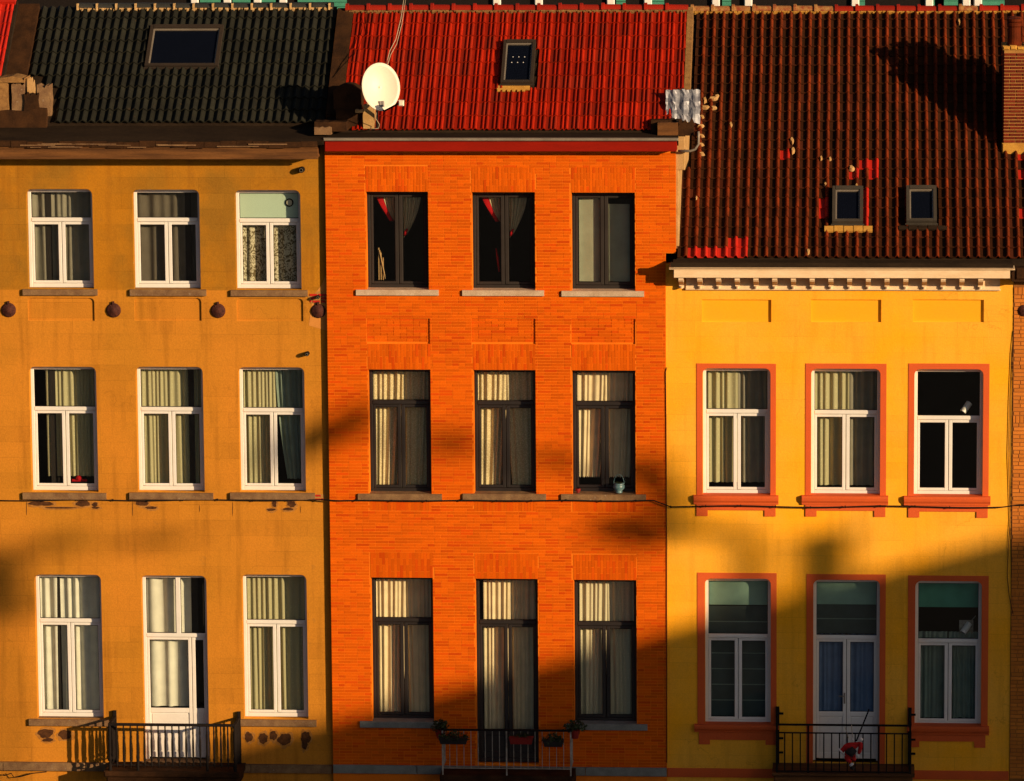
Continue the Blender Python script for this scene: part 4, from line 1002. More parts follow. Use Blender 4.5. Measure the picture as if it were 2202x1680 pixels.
t = MB(); t.tube([(0, 0, 0), (0, 0, zr1-zr0-.01)], .0065, 6); tb2 = bpy.data.meshes.new('baluster'); tb2.from_pydata(t.v, [], t.f); tb2.materials.append(M['railpaint'])
for i in range(1, 18): link('baluster', tb2, BO2, Vector((xb0+(xb1-xb0)*i/18, YB, zr0)))
for k in range(1, 5):
    for xx in (xb0, xb1): link('baluster', tb2, BO2, Vector((xx, YB*(1-k/5), zr0)))
for xx in (xb0, (xb0+xb1)/2, xb1):
    b = MB(); b.box(xx-.012, xx+.012, YB-.012, YB+.012, zr0-.13, zr1-.02); b.build('post', M['railpaint'], BO2)
bal2 = (xb0, xb1, YB, zr0, zr1)
# yellow house: square black bars
YB = YY-.70
xb0 = P(1670.5, 1610, YB)[0]; xb1 = P(1957, 1610, YB)[0]; zr1 = P(1815, 1559.5, YB)[1]; zr2 = P(1815, 1577, YB)[1]; zr0 = P(1815, 1660, YB)[1]
b = MB(); b.box(xb0-.05, xb1+.05, YB-.05, YY, zr0-.32, zr0-.07, bev=.02); b.box(xb0-.08, xb1+.08, YB-.08, YY, zr0-.071, zr0-.02, bev=.015); BO3 = b.build('balcony', M['oldwood'], HY)
b = MB()
for zz, hh in ((zr1, .016), (zr2, .011), (zr0, .012)):
    b.box(xb0-.02, xb1+.02, YB-hh, YB+hh, zz-hh, zz+hh); b.box(xb0-.012, xb0+.012, YB+hh+.001, YY, zz-hh, zz+hh); b.box(xb1-.012, xb1+.012, YB+hh+.001, YY, zz-hh, zz+hh)
b.build('handrail', M['iron'], BO3)
t = MB(); t.box(-.011, .011, -.011, .011, 0, zr2-zr0); tb3 = bpy.data.meshes.new('baluster'); tb3.from_pydata(t.v, [], t.f); tb3.materials.append(M['iron'])
n = 17
for i in range(1, n): link('baluster', tb3, BO3, Vector((xb0+(xb1-xb0)*i/n, YB, zr0)))
for k in range(1, 5):
    for xx in (xb0, xb1): link('baluster', tb3, BO3, Vector((xx, YB+(YY-YB)*k/5, zr0)))
for xx in (xb0, xb0+(xb1-xb0)*4/n, xb0+(xb1-xb0)*13/n, xb1):
    b = MB(); b.box(xx-.017, xx+.017, YB-.017, YB+.017, zr0-.1, zr1+(.10 if xx in (xb0, xb1) else -.01)); b.build('post', M['iron'], BO3)
for xx in (xb0, xb1):
    b = MB(); b.box(xx-.03, xx+.03, YY-.07, YY-.011, zr0-.05, zr1+.16); 
    for zz in (zr1+.02, zr0+.4, zr0+.15): b.box(xx+.03, xx+.10, YY-.035, YY-.011, zz, zz+.035)
    b.build('post', M['iron'], BO3)
bal3 = (xb0, xb1, YB, zr0, zr1)

# =================================================================== CURTAINS AND BLINDS
def inset(o, a=.05): return o[0]+a, o[1]-a
def C(label, o, f0, f1, t0, t1, Y, m, **k):
    k.setdefault('group', 'curtains in the windows of the %s house' % ('ochre' if o in L_op else 'brick' if o in O_op else 'yellow'))
    """f = fractions of the opening's width, t = fractions of its height from the bottom"""
    w = o[1]-o[0]; h = o[3]-o[2]
    return curtain(label, o[0]+w*f0, o[0]+w*f1, o[2]+h*t0, o[2]+h*t1, Y, m, **k)
yl = YL+REC['L']+.17
C('grey voile curtain with wide folds in the top left window of the ochre house', L_op[0], .02, .98, .03, .97, yl, M['c_grey'], pitch=.13, amp=.03)
C('thin brownish voile curtain in the middle top window of the ochre house', L_op[1], .02, .98, .03, .97, yl, M['c_grey2'], pitch=.2, amp=.03)
C('cream scroll patterned curtain behind the left sash under the pale frosted pane', L_op[2], .05, .46, .03, .70, yl, M['c_damask'], pitch=.16, amp=.03, sweep=('L', .06, 1))
C('cream scroll patterned curtain behind the right sash under the pale frosted pane', L_op[2], .52, .97, .03, .70, yl, M['c_damask'], pitch=.16, amp=.03)
b = MB(); o_ = L_op[2]; b.box(o_[0]+.03, o_[1]-.03, YL+REC['L']+.05, YL+REC['L']+.06, o_[2]+(o_[3]-o_[2])*.70, o_[3]-.03)
BRD = tag(b.build('frosted_board', M['frost']), 'pale mint board filling the upper pane of the ochre house, round vent in it', 'window board')
x, z = P(622, 436, YL+REC['L']+.03); b = MB()
b.lathe([(.072, 0), (.072, .018), (.060, .022), (.056, .018), (.052, .0)], (x, YL+REC['L']+.05, z), (0, -1, 0), 20); b.build('vent_ring', M['iron'], BRD, smooth=True)
b = MB(); b.lathe([(.052, 0), (.052, .020), (.045, .024), (.001, .026)], (x, YL+REC['L']+.05, z), (0, -1, 0), 20); b.build('vent_cap', M['c_blind'], BRD)
C('olive net curtain leaving a black gap at its left, ochre house, left middle floor window', L_op[3], .20, .98, .10, .97, yl, M['c_olive'], pitch=.085, amp=.022, sweep=('R', .0, 1))
C('olive net curtain across the whole central window of the ochre house', L_op[4], .02, .98, .03, .97, yl, M['c_olive'], pitch=.09, amp=.024)
C('olive pleated curtain hanging straight, beside the gathered grey green one', L_op[5], .02, .53, .03, .97, yl, M['c_olive'], pitch=.075, amp=.022)
C('grey green curtain gathered back at its foot, ochre house, right middle floor window', L_op[5], .53, .98, .08, .97, yl+.01, M['c_sage'], pitch=.11, amp=.03, sweep=('R', .35, 1.6))
C('heavy white drape with broad folds in the window left of the white balcony door', L_op[6], .02, .98, .02, .97, yl, M['c_white'], pitch=.17, amp=.035)
C('heavy white drape with broad folds behind the white balcony door', L_op[7], .02, .72, .28, .97, yl, M['c_white'], pitch=.24, amp=.035)
C('olive pleated net curtain in the window right of the white balcony door', L_op[8], .02, .98, .02, .97, yl, M['c_olive'], pitch=.11, amp=.026)
b = MB(); x, z = P(170, 1035, yl-.03); b.box(x-.12, x+.14, yl-.06, yl-.02, z-.0, z+.04); b.lathe([(.05, 0), (.06, .03), (.03, .07)], (x, yl-.04, z+.03), (0, 0, 1), 8); tag(b.build('flower_box', M['c_red']), 'small red object on the inner sill under the olive curtain with the gap', 'flower box')

yo = YO+REC['O']+.16
def swag(label, o, f0, f1, foot, side, m, w0=.5):
    """tied-back curtain: straight heading, gathered to one side lower down"""
    w = o[1]-o[0]; h = o[3]-o[2]; x0 = o[0]+w*f0; x1 = o[0]+w*f1; c = MB(); nx, nz = 36, 18
    for k in range(nz+1):
        t = k/nz; z = o[3]-.03 + (o[2]+h*foot-o[3]+.03)*t
        for i in range(nx+1):
            u = i/nx; g_ = (1-t**1.8)*.82+.18
            x = (x1-(x1-x0)*(1-u)*g_) if side == 'R' else (x0+(x1-x0)*u*g_)
            sag = (.25*math.sin(math.pi*.5*u)*t) if side == 'L' else (.25*math.sin(math.pi*.5*(1-u))*t)
            c.v.append((x, yo + .025*math.sin(u*30)*(1-.5*t), z+sag*.6*h*.25))
    for k in range(nz):
        for i in range(nx): a = k*(nx+1)+i; c.f.append((a, a+1, a+nx+2, a+nx+1)); c.m.append(0); c.r.append(0)
    return tag(c.build('curtain', m, smooth=True), label, 'curtain', 'curtains in the windows of the brick house')
for i, nm in ((0, 'left'), (1, 'middle')):
    o = O_op[i]
    swag('cream tied back curtain, left sash of the %s top window of the brick house' % nm, o, .20, .46, .64, 'R', M['c_satin'])
    swag('cream tied back curtain, right sash of the %s top window of the brick house' % nm, o, .57, .86, .50, 'L', M['c_satin'])
    # red band slanting across
    w = o[1]-o[0]; h = o[3]-o[2]; c = MB(); n = 10
    for k in range(n+1):
        t = k/n; x = o[0]+w*(.10+.25*t**1.2); z = o[3]-.04-h*.30*t; c.v += [(x, yo-.02+.01*math.sin(k), z), (x+w*.09*(1-t*.5), yo-.03, z-.0), (x+w*.12*(1-t*.5), yo, z)]
    for k in range(n): a = k*3; c.f += [(a, a+1, a+4, a+3), (a+1, a+2, a+5, a+4)]; c.m += [0, 0]; c.r += [0, 0]
    tag(c.build('curtain', M['c_red'], smooth=True), 'red drape slanting down in the %s top window of the brick house' % nm, 'curtain')
    b = MB(); b.tube([(o[0]+w*.585, yo-.02, o[2]+h*.53), (o[0]+w*.60, yo-.035, o[2]+h*.56), (o[0]+w*.63, yo-.02, o[2]+h*.60)], [.022, .03, .012], 8); tag(b.build('tie_back', M['c_red'], smooth=True), 'red tie at the foot of the cream curtain, %s top window of the brick house' % nm, 'tie back')
o = O_op[1]; w = o[1]-o[0]; h = o[3]-o[2]
b = MB(); b.tube([(o[0]+w*.35, yo+.02, o[2]+h*.40), (o[0]+w*.38, yo, o[2]+h*.30), (o[0]+w*.40, yo+.02, o[2]+h*.16)], [.006, .022, .012], 8); tag(b.build('hanging_cloth', M['c_red'], smooth=True), 'narrow red cloth hanging low behind the middle top window of the brick house', 'cloth')
o = O_op[0]; w = o[1]-o[0]; h = o[3]-o[2]; b = MB()
for k in range(3): b.box(o[0]+w*(.15+k*.035), o[0]+w*(.165+k*.035), yo+.02, yo+.05, o[2]+.12, o[2]+h*(.40-.05*k))
b.tube([(o[0]+w*.17, yo, o[2]+h*.38), (o[0]+w*.26, yo+.02, o[2]+.14)], .012, 6)
tag(b.build('wooden_stand', M['interior_wood']), 'pale wooden stand leaning inside the top left window of the brick house', 'wooden stand')
for f0, f1, t1, tx in ((.10, .44, .95, 'left'), (.57, .93, .86, 'right')):
    o = O_op[2]; w = o[1]-o[0]; h = o[3]-o[2]; b = MB(); n = 10; x0 = o[0]+w*f0; x1 = o[0]+w*f1
    for k in range(n+1): c_ = k/n; b.v += [(x0+(x1-x0)*c_, yo-.03+.012*math.sin(c_*5+1), o[2]+h*.07), (x0+(x1-x0)*c_, yo-.03+.012*math.sin(c_*5+1), o[2]+h*t1)]
    for k in range(n): b.f.append((2*k, 2*k+2, 2*k+3, 2*k+1)); b.m.append(0); b.r.append(0)
    tag(b.build('roller_blind', M['c_blind'], smooth=True), 'plain grey blind, %s sash of the right top window of the brick house' % tx, 'blind')
nm = ('left', 'middle', 'right')
for i in (3, 4, 5):
    o = O_op[i]; t0 = .03 if i < 5 else .10
    C('cream lace curtain behind the left sash, %s middle floor window, brick house' % nm[i-3] if i < 5 else 'cream curtain with scalloped hem behind the left sash, over the small red pot', o, .04, .52, t0, .97, yo, M['c_lace'] if i < 5 else M['c_warm'], pitch=.10, amp=.028, sweep=('L', .22, 1.4), scallop=.03 if i == 5 else 0)
    C('cream lace curtain behind the right sash, %s middle floor window, brick house' % nm[i-3] if i < 5 else 'cream curtain with scalloped hem behind the right sash, over the blue pot', o, .50, .98, t0, .97, yo+.01, M['c_lace'] if i < 5 else M['c_warm'], pitch=.10, amp=.028, sweep=('L' if i != 4 else 'R', .18, 1.4), scallop=.03 if i == 5 else 0)
for i in (6, 7, 8):
    o = O_op[i]; lb = ('window left of the planted balcony', 'tall balcony window above the planted rail', 'window right of the planted balcony')[i-6]
    C('cream pleated curtain behind the left half of the %s' % lb, o, .05 if i != 7 else .10, .53, .03, .97, yo, M['c_warm'] if i != 8 else M['c_cream'], pitch=.085, amp=.024, sweep=('L', .12, 1.2), flare=0)
    C('cream pleated curtain behind the right half of the %s' % lb, o, .50, .97, .03, .97, yo+.01, M['c_warm'] if i != 8 else M['c_cream'], pitch=.085, amp=.024, sweep=('R' if i != 7 else 'L', .08, 1.2))
yv = YY+REC['Y']+.17
C('olive sheer curtain behind the left sash of the upper left window, yellow house', Y_op[0], .02, .52, .08, .97, yv, M['c_olive'], pitch=.11, amp=.028)
C('grey sheer curtain behind the right sash of the upper left window, yellow house', Y_op[0], .52, .98, .08, .97, yv+.01, M['c_grey'], pitch=.12, amp=.028)
C('olive sheer curtain behind the left half of the upper middle window, yellow house', Y_op[1], .02, .55, .06, .97, yv, M['c_olive'], pitch=.12, amp=.028)
C('grey sheer curtain behind the right half of the upper middle window, yellow house', Y_op[1], .55, .98, .06, .97, yv+.01, M['c_grey'], pitch=.12, amp=.028)
def blind(label, o, t0, t1, m, slats=0, y=yv-.04):
    w = o[1]-o[0]; h = o[3]-o[2]; b = MB(); b.box(o[0]+.05, o[1]-.05, y, y+.008, o[2]+h*t0, o[2]+h*t1)
    if slats:
        q = MB()
        for k in range(1, slats): zz = o[2]+h*(t0+(t1-t0)*k/slats); q.box(o[0]+.05, o[1]-.05, y-.012, y-.001, zz-.008, zz+.008)
    ob = b.build('blind', m)
    if slats: q.build('rib', M['c_sage'], ob)
    return tag(ob, label, 'blind', 'blinds in the lower windows of the yellow house')
blind('pale mint roller blind half in sun, top of the yellow house lower left window', Y_op[3], .80, .97, M['c_mint'])
blind('dark slate folding blind with thin horizontal ribs, lower left window of the yellow house', Y_op[3], .04, .79, M['c_slate'], 7, yv)
blind('mint roller blind over the balcony door of the yellow house', Y_op[4], .85, .98, M['c_mint'])
blind('dark slate folding blind below the mint one over the yellow house balcony door', Y_op[4], .69, .85, M['c_slate'], 2, yv)
blind('deep green roller blind at the top of the lower right window of the yellow house', Y_op[5], .80, .97, M['c_green'])
C('blue voile curtain behind the left leaf of the yellow house balcony door', Y_op[4], .06, .48, .26, .69, yv-.05, M['c_blue'], pitch=.09, amp=.016)
C('blue voile curtain behind the right leaf of the yellow house balcony door', Y_op[4], .52, .94, .26, .69, yv-.05, M['c_blue'], pitch=.09, amp=.016)
C('sage pleated curtain behind the left sash below the deep green blind', Y_op[5], .04, .49, .04, .63, yv, M['c_sage'], pitch=.085, amp=.022)
C('sage pleated curtain behind the right sash below the deep green blind', Y_op[5], .51, .97, .04, .63, yv, M['c_sage'], pitch=.085, amp=.022)
# lamps in front of the two right windows
def spot(px, py, Y, label, bracket):
    x, z = P(px, py, Y); t = thing('spot_lamp', label, 'lamp', (x, Y, z))
    b = MB(); ax = Vector((-.55, -.35, -.75)).normalized(); c0 = Vector((x, Y, z))
    b.tube([c0-ax*.10, c0-ax*.095, c0+ax*.10, c0+ax*.105], [.04, .055, .055, .052], 14); b.build('shade', M['white'], t)
    b = MB(); b.tube([c0+ax*.106, c0+ax*.1065], [.044, .001], 12, cap=False); b.build('lens', M['dark'], t)
    b = MB(); b.tube([c0-ax*.07, c0+Vector((.08, .03, .11)), c0+Vector((.16, .05, .2))], .008, 6)
    if bracket: b.box(x-.12, x+.12, Y+.05, Y+.06, z-.11, z+.12)
    b.build('bracket', M['railpaint'] if bracket else M['iron'], t)
spot(2078, 876, YY+.28, 'white tubular lamp hanging in the dark upper right window of the yellow house', False)
spot(2078, 1350, YY+.28, 'white tubular lamp on a square plate in the lower right window of the yellow house', True)

# =================================================================== THINGS ON THE HOUSES
# satellite dish
xd, zd = P(819, 187, -.35); DS = thing('satellite_dish', 'cream oval satellite dish at the lower left corner of the red roof', 'satellite dish', (xd, -.35, zd-.6))
nrm = Vector((.36, -.90, .22)).normalized(); uu_ = Vector((0, 0, 1)).cross(nrm).normalized(); vv_ = nrm.cross(uu_)
b = MB(); rings, seg = 9, 40; c0 = Vector((xd, -.35, zd)); RX, RZ = .325, .40
for k in range(rings+1):
    rr_ = k/rings
    for j in range(seg):
        a = 2*math.pi*j/seg; b.v.append(tuple(c0 + uu_*RX*rr_*math.cos(a) + vv_*RZ*rr_*math.sin(a) - nrm*(.085*(1-rr_*rr_))))
for k in range(rings):
    for j in range(seg): b.f.append((k*seg+j, k*seg+(j+1) % seg, (k+1)*seg+(j+1) % seg, (k+1)*seg+j)); b.m.append(0); b.r.append(0)
o = b.build('reflector', M['dish'], DS, smooth=True)
sm = o.modifiers.new('thick', 'SOLIDIFY'); sm.thickness = .008
b = MB(); pts = [c0 + uu_*RX*1.005*math.cos(a*math.pi/20) + vv_*RZ*1.005*math.sin(a*math.pi/20) for a in range(41)]; b.tube(pts, .010, 6, cap=False); b.build('rim', M['dish'], DS, smooth=True)
foot = c0 - vv_*RZ*.96 - nrm*.02; lnb = Vector((P(863, 220, -.75)[0], -.75, P(863, 220, -.75)[1]))
b = MB(); b.tube([foot, foot+Vector((.04, -.03, -.02)), lnb+Vector((0, .03, 0))], .016, 8); b.build('arm', M['iron'], DS)
b = MB(); b.tube([lnb+Vector((0, .07, .012)), lnb+Vector((0, -.03, 0))], [.02, .038], 10); b.box(lnb.x-.045, lnb.x+.045, lnb.y-.06, lnb.y+.03, lnb.z-.06, lnb.z+.035, bev=.015); b.build('receiver', M['dish'], DS)
b = MB(); b.tube([c0-nrm*.1, c0-nrm*.22+Vector((0, 0, -.2)), Vector((xd-.12, .1, zd-.55)), Vector((xd-.12, .12, zd-.75))], .022, 8); b.build('mount', M['iron'], DS)
b = MB(); q = c0 - vv_*RZ*.72 - nrm*(.085*(1-.5))+nrm*.012
for dx in (-.025, .022): b.tube([q+uu_*dx+vv_*.05, q+uu_*dx-vv_*.05], [.024, .026], 10)
b.build('bracket_plate', M['greymark'], DS)
b = MB(); q = c0 + vv_*RZ*.42 - nrm*(.085*(1-.18))+nrm*.004
for k, (dx, w_, h_) in enumerate(((-.06, .03, .006), (-.02, .035, .010), (.02, .03, .012), (.055, .03, .006))):
    b.add([q+uu_*dx-vv_*h_, q+uu_*(dx+w_)-vv_*h_, q+uu_*(dx+w_)+vv_*h_, q+uu_*dx+vv_*h_], [(0, 1, 2, 3)])
b.build('faded_mark', M['greymark'], DS)
# cable from the dish up to the ridge
b = MB(); pa = [(868, 0, 1.8), (862, 40, 1.55), (851, 85, 1.0), (838, 110, .7), (831, 138, .35)]
b.tube([(P(a, c, y_)[0], y_, P(a, c, y_)[1]) for a, c, y_ in pa], .007, 5); 
pa = [(872, 0, 1.9), (864, 52, 1.5), (853, 95, .95), (840, 118, .6), (834, 138, .3)]
b.tube([(P(a, c, y_)[0], y_, P(a, c, y_)[1]) for a, c, y_ in pa], .006, 5)
tag(b.build('aerial_cable', M['rope'], smooth=True), 'pair of pale cables running from the satellite dish up over the ridge', 'cable')
b = MB(); pa = [(810, 237, -.3), (808, 255, -.1), (816, 268, .0), (814, 276, .0), (793, 278, .0)]
b.tube([(P(a, c, y_)[0], y_, P(a, c, y_)[1]) for a, c, y_ in pa], .006, 5); tag(b.build('loose_cable', M['rope'], smooth=True), 'short loose pale wire curling below the satellite dish', 'cable')
# facade cable
b = MB(); pts = []
for i in range(61):
    px = -20+i*(2250/60); py = 1076 + 1.2*math.sin(i*.9)
    if 707 < px < 1430: py = 1077+(.9*math.sin(i*1.1)); yy = -.055
    elif px <= 707: yy = YL-.03 if px < 690 else -.03
    else: py = 1089 + 1.6*math.sin(i*.7) + (px-1430)*.002; yy = -.06
    if px > 2168: py = 1086
    x, z = P(px, py, yy); pts.append((x, yy, z))
b.tube(pts, .011, 6)
CB = tag(b.build('facade_cable', M['iron'], smooth=True), 'black cable stapled across all the facades just below the middle floor sills', 'cable')
b = MB()
for i in range(3, 57, 2): x, y_, z = pts[i]; b.box(x-.008, x+.008, y_-.014, y_+.03, z-.018, z+.018)
b.build('staple', M['iron'], CB)
def wire(name, label, pl, r, m, Y):
    b = MB(); b.tube([(P(a, c, Y)[0], Y, P(a, c, Y)[1]) for a, c in pl], r, 5); return tag(b.build(name, m, smooth=True), label, 'cable')
wire('wall_wire', 'thin dark wire bowing out down the right edge of the yellow wall', [(2180, 712), (2175, 760), (2171, 860), (2168, 980), (2170, 1040), (2172, 1120), (2168, 1180), (2166, 1240), (2170, 1280), (2178, 1320)], .006, M['rust'], YY-.02)
wire('wall_wire', 'second thin wire close beside the corner of the yellow wall', [(2182, 716), (2178, 765), (2176, 860), (2174, 960), (2175, 1060), (2174, 1130), (2176, 1250), (2180, 1330)], .005, M['rust'], YY-.015)
wire('wall_wire', 'dark joint wire running down between the brick and yellow facades', [(1434, 790), (1431.5, 800), (1432.5, 900), (1433, 1000), (1433.5, 1120), (1434, 1180), (1434, 1400), (1434, 1640)], .007, M['rust'], -.012)
# pots on the brick house sill
def pot(px, py, Y, r, h, m, name, label, cat, plant=False):
    x, z = P(px, py, Y); t = thing(name, label, cat, (x, Y, z)); b = MB()
    b.lathe([(r*.55, 0), (r*.6, h*.12), (r*.5, h*.18), (r*.95, h*.5), (r, h*.7), (r*.8, h*.88), (r*.95, h), (r*.75, h), (r*.7, h*.8), (.001, h*.78)], (x, Y, z), (0, 0, 1), 18); b.build('bowl', m, t, smooth=True)
    return t, x, z
t, x, z = pot(1331, 1060, .06, .10, .17, M['blue_glaze'], 'blue_pot', 'blue and white glazed pot with a hoop handle on the sill of the brick house', 'pot')
b = MB(); b.tube([(x+.09*math.cos(a), .06, z+.15+.17*math.sin(a)) for a in [math.pi*k/10 for k in range(11)]], .005, 5, cap=False); b.build('handle', M['blue_glaze'], t, smooth=True)
b = MB()
for k in range(10): a = k*.63; b.tube([(x+.03*math.cos(a), .06+.03*math.sin(a), z+.13), (x+.05*math.cos(a), .06+.05*math.sin(a), z+.19)], [.012, .003], 5)
b.build('plant', M['leaf'], t)
t, x, z = pot(1243, 1060, .06, .045, .075, M['terracotta'], 'red_pot', 'tiny red pot at the left end of the sill with the blue pot', 'pot')
# planters and plants on the brick house balcony
xb0, xb1, YB, zr0, zr1 = bal2
def leaves(c, rx, ry, rz, n, size, seed, droop=0.0):
    rg_ = random.Random(seed); b = MB()
    for _ in range(n):
        d_ = Vector((rg_.gauss(0, 1), rg_.gauss(0, 1), rg_.gauss(0, 1))).normalized()*rg_.random()**.4
        p = Vector((c[0]+d_.x*rx, c[1]+d_.y*ry, c[2]+d_.z*rz - droop*abs(d_.x)*rz)); a = Vector((rg_.uniform(-1, 1), rg_.uniform(-1, 1), rg_.uniform(-.6, 1))).normalized(); q_ = a.cross(Vector((rg_.random(), rg_.random(), rg_.random()))).normalized(); s_ = size*rg_.uniform(.6, 1.3)
        b.add([p-a*s_, p+q_*s_*.4, p+a*s_, p-q_*s_*.4], [(0, 1, 2, 3)])
    return b
for k, (px, py, w_, lab, pl) in enumerate(((1121, 1592, .42, 'long red plastic planter hooked to the balcony rail of the brick house', True), (975, 1592, .5, 'planter with dark bushy plant at the left of the brick house balcony', True), (1190, 1598, .36, 'planter with dark plant near the right end of the brick house balcony', True))):
    x, z = P(px, py, YB-.1); t = thing('planter', lab, 'planter', (x, YB-.1, z-.06)); b = MB()
    b.add([(x-w_/2+.03, YB-.15, z-.06), (x+w_/2-.03, YB-.15, z-.06), (x+w_/2-.03, YB-.05, z-.06), (x-w_/2+.03, YB-.05, z-.06), (x-w_/2, YB-.17, z+.06), (x+w_/2, YB-.17, z+.06), (x+w_/2, YB-.03, z+.06), (x-w_/2, YB-.03, z+.06)],
          [(0, 1, 5, 4), (1, 2, 6, 5), (2, 3, 7, 6), (3, 0, 4, 7), (3, 2, 1, 0), (4, 5, 6, 7)]); b.build('box', M['terracotta'] if k == 0 else M['dark'], t)
    leaves((x, YB-.1, z+.08), w_*.55, .1, .10 if k else .06, 260 if k else 110, .035, 40+k, .4).build('foliage', M['leaf'], t)
for k, (px, py, rx, lab) in enumerate(((946, 1562, .16, 'dark plant spilling over the left corner of the brick house balcony rail'), (1236, 1563, .22, 'dark plant at the right corner of the brick house balcony, in front of the sill'))):
    x, z = P(px, py, YB+.1); t = thing('balcony_plant', lab, 'plant', (x, YB+.1, z-.2)); leaves((x, YB+.1, z), rx, .12, .12, 300, .035, 60+k).build('foliage', M['leaf'], t)
    b = MB(); b.lathe([(.06, 0), (.09, .14), (.1, .15), (.08, .13), (.001, .12)], (x, YB+.1, z-.2), (0, 0, 1), 12); b.build('pot', M['terracotta'], t)
# stuffed figure hanging on the yellow house balcony
xb0, xb1, YB, zr0, zr1 = bal3
F = lambda zx, zy, Y: (P(1634.3+zx/6.095, 1479.4+zy/6.095, Y)[0], Y, P(1634.3+zx/6.095, 1479.4+zy/6.095, Y)[1])
t = thing('stuffed_figure', 'red and white stuffed figure hanging on the black balcony rail of the yellow house', 'doll', F(1180, 1060, YB-.1))
def skinned(name, verts, edges, radii, m, parent, root=0):
    me = bpy.data.meshes.new(name); O = Vector(verts[0]); me.from_pydata([Vector(v)-O for v in verts], edges, []); me.materials.append(m)
    o = link(name, me, parent, O); o.modifiers.new('skin', 'SKIN').use_smooth_shade = True; sub = o.modifiers.new('sub', 'SUBSURF'); sub.levels = 1; sub.render_levels = 1
    for i, r_ in enumerate(radii): me.skin_vertices[0].data[i].radius = (r_, r_)
    me.skin_vertices[0].data[root].use_root = True; return o
y1 = YB-.12
vs = [F(1180, 860, y1), F(1180, 780, y1), F(1170, 710, y1), F(1280, 740, y1), F(1325, 720, y1-.03), F(1315, 800, y1-.05), F(1290, 870, y1-.04), F(1100, 800, y1), F(1050, 850, y1-.03), F(1130, 930, y1-.03), F(1200, 980, y1-.05), F(1220, 900, y1), F(1240, 960, y1+.02)]
skinned('body', vs, [(0, 1), (1, 2), (1, 3), (3, 4), (4, 5), (5, 6), (1, 7), (7, 8), (0, 9), (9, 10), (0, 11), (11, 12)], [.085, .09, .07, .045, .042, .040, .03, .05, .04, .05, .035, .05, .04], M['redcloth'], t)
for a, b_, r_ in ((F(1300, 665, y1-.05), F(1345, 680, y1-.05), .03), (F(1283, 885, y1-.05), F(1280, 905, y1-.05), .024), (F(1180, 1020, y1-.06), F(1220, 990, y1-.06), .026), (F(1025, 790, y1-.06), F(1110, 890, y1-.07), .016), (F(1200, 655, y1-.04), F(1225, 700, y1-.04), .018)):
    b = MB(); b.tube([a, (Vector(a)+Vector(b_))/2+Vector((0, -.01, 0)), b_], [r_*.8, r_, r_*.8], 8); b.build('trim', M['whitecloth'], t, smooth=True)
b = MB(); b.tube([F(1150, 830, y1-.05), F(1190, 850, y1-.09), F(1240, 800, y1-.07)], [.06, .085, .06], 10); b.tube([F(1190, 1040, y1-.02), F(1230, 1060, y1-.04)], [.03, .035], 8); b.build('belt_and_boots', M['blackcloth'], t, smooth=True)
b = MB(); b.tube([F(1200, 480, YB-.02), F(1205, 560, YB-.04), F(1215, 650, y1)], .006, 5); b.tube([F(1110, 500, YB-.02), F(1130, 560, YB-.03), F(1160, 660, y1)], .005, 5); tag(b.build('cord', M['rope']), 'thin cords tying the red stuffed figure to the balcony rail', 'cord')
b = MB(); b.tube([F(1260, 700, y1+.02), F(1430, 280, YB+.1)], .013, 7); tag(b.build('pole', M['iron']), 'thin dark pole slanting up behind the red stuffed figure', 'pole')
# cables and bracket at the bottom left corner
wire('street_cable', 'black cable sagging under the stone band at the bottom left corner', [(-10, 1664), (10, 1668), (24, 1663), (30, 1672), (45, 1670), (70, 1663), (100, 1660)], .009, M['iron'], YL-.09)

# =================================================================== ACROSS THE STREET (off camera: casts the evening shade)
def across(px, py, Yo=-39.0):
    x, z = P(px, py, YO); t = -Yo/ (-sun_dir.y)
    return x + sun_dir.x/-sun_dir.y*(-Yo), z + sun_dir.z/-sun_dir.y*(-Yo)
A = across(2180, 1150); Bp = across(700, 1552); sl = (A[1]-Bp[1])/(A[0]-Bp[0])
HX = thing('opposite_building', 'brown gabled building across the street', 'building', (50, -44, 0))
xL = Bp[0]-9; xR = A[0]+9; pts = [(xL, 0), (xR+9, 0), (xR+9, A[1]+sl*9-3), (xR, A[1]+sl*9), (xL, Bp[1]-sl*9)]
b = MB(); b.plate(pts, -39, -49); o = b.build('body', M['opp'], HX); clean_normals(o.data)
for k, (px0, px1, py1) in enumerate(((1748, 1806, 1165),)):
    a0 = across(px0, 1300); a1 = across(px1, 1300); tt = across(px0, py1); b = MB(); b.box(a0[0], a1[0], -39.25, -38.8, a0[1]-1.5, tt[1]); b.box(a0[0]-.05, a1[0]+.05, -39.3, -38.75, tt[1], tt[1]+.12); b.build('chimney', M['opp'], HX)
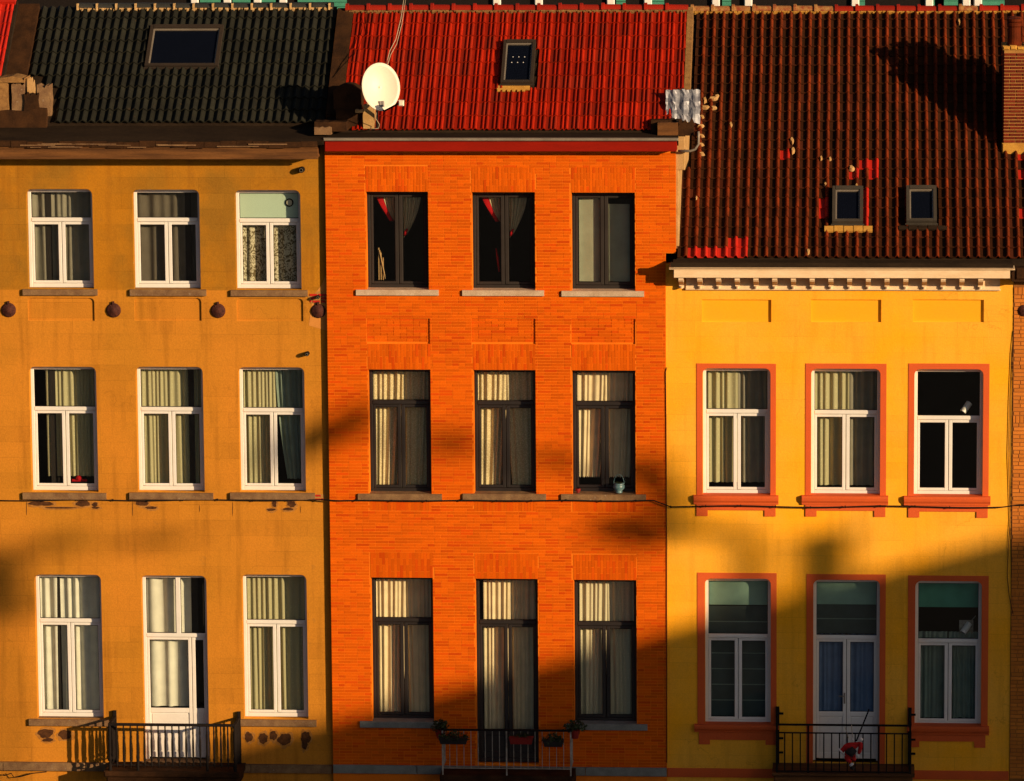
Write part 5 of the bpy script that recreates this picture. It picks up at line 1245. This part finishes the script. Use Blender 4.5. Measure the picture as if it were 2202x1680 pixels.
# a slender tree in front of it
TR = thing('street_tree', 'bare leaning tree with sparse foliage across the street', 'tree', (across(1618, 1300)[0], -38, 0))
def lim(mb, pl, rs, Y=-38.0): mb.tube([(across(a, c, Y)[0], Y, across(a, c, Y)[1]) for a, c in pl], rs, 7)
x_, z_ = across(1618, 1290, -38.0)
b = MB(); b.tube([(x_+.3, -38, 0), (x_, -38, z_)], [.3, .17], 10)
lim(b, [(1618, 1290), (1616, 1180), (1590, 1150), (1500, 1145), (1400, 1125), (1310, 1120)], [.17, .15, .10, .08, .06, .03])
lim(b, [(1500, 1145), (1440, 1060), (1380, 1035), (1210, 1000), (960, 945), (760, 920), (640, 950)], [.1, .10, .09, .07, .07, .05, .02]); b.build('trunk', M['bark'], TR)
cr = MB()
for k, (px, py, rx, rz, n) in enumerate(((745, 915, .30, .26, 420), (690, 940, .34, .30, 480), (640, 975, .22, .2, 120), (780, 880, .2, .2, 120), (965, 955, .25, .25, 150), (1200, 985, .3, .22, 130), (1405, 1030, .3, .3, 420), (1440, 1075, .3, .25, 260), (1380, 990, .2, .2, 120),
                                 (1345, 1135, .6, .30, 800), (1400, 1160, .3, .2, 200), (1470, 1140, .4, .10, 200), (1550, 1142, .25, .08, 80))):
    X, Z = across(px, py, -38); q = leaves((X, -38, Z), rx, .3, rz, n, .07, 100+k); cr.add(q.v, q.f)
cr.build('crown', M['leaf'], TR)
TR2 = thing('street_tree', 'narrow tree across the street, left of the brown building', 'tree', (across(20, 1300)[0], -38, 0))
X, Z = across(20, 1250, -38); b = MB(); b.tube([(X, -38, 0), (X, -38, Z)], [.16, .05], 8); b.build('trunk', M['bark'], TR2)
cr = MB()
for k, (px, py, rx, rz, n) in enumerate(((10, 1230, .45, .5, 700), (-20, 1290, .5, .4, 500), (130, 1165, .7, .15, 160), (330, 1160, .8, .15, 170), (45, 1300, .3, .3, 200))):
    X, Z = across(px, py, -38); q = leaves((X, -38, Z), rx, .3, rz, n, .07, 200+k); cr.add(q.v, q.f)
cr.build('crown', M['leaf'], TR2)
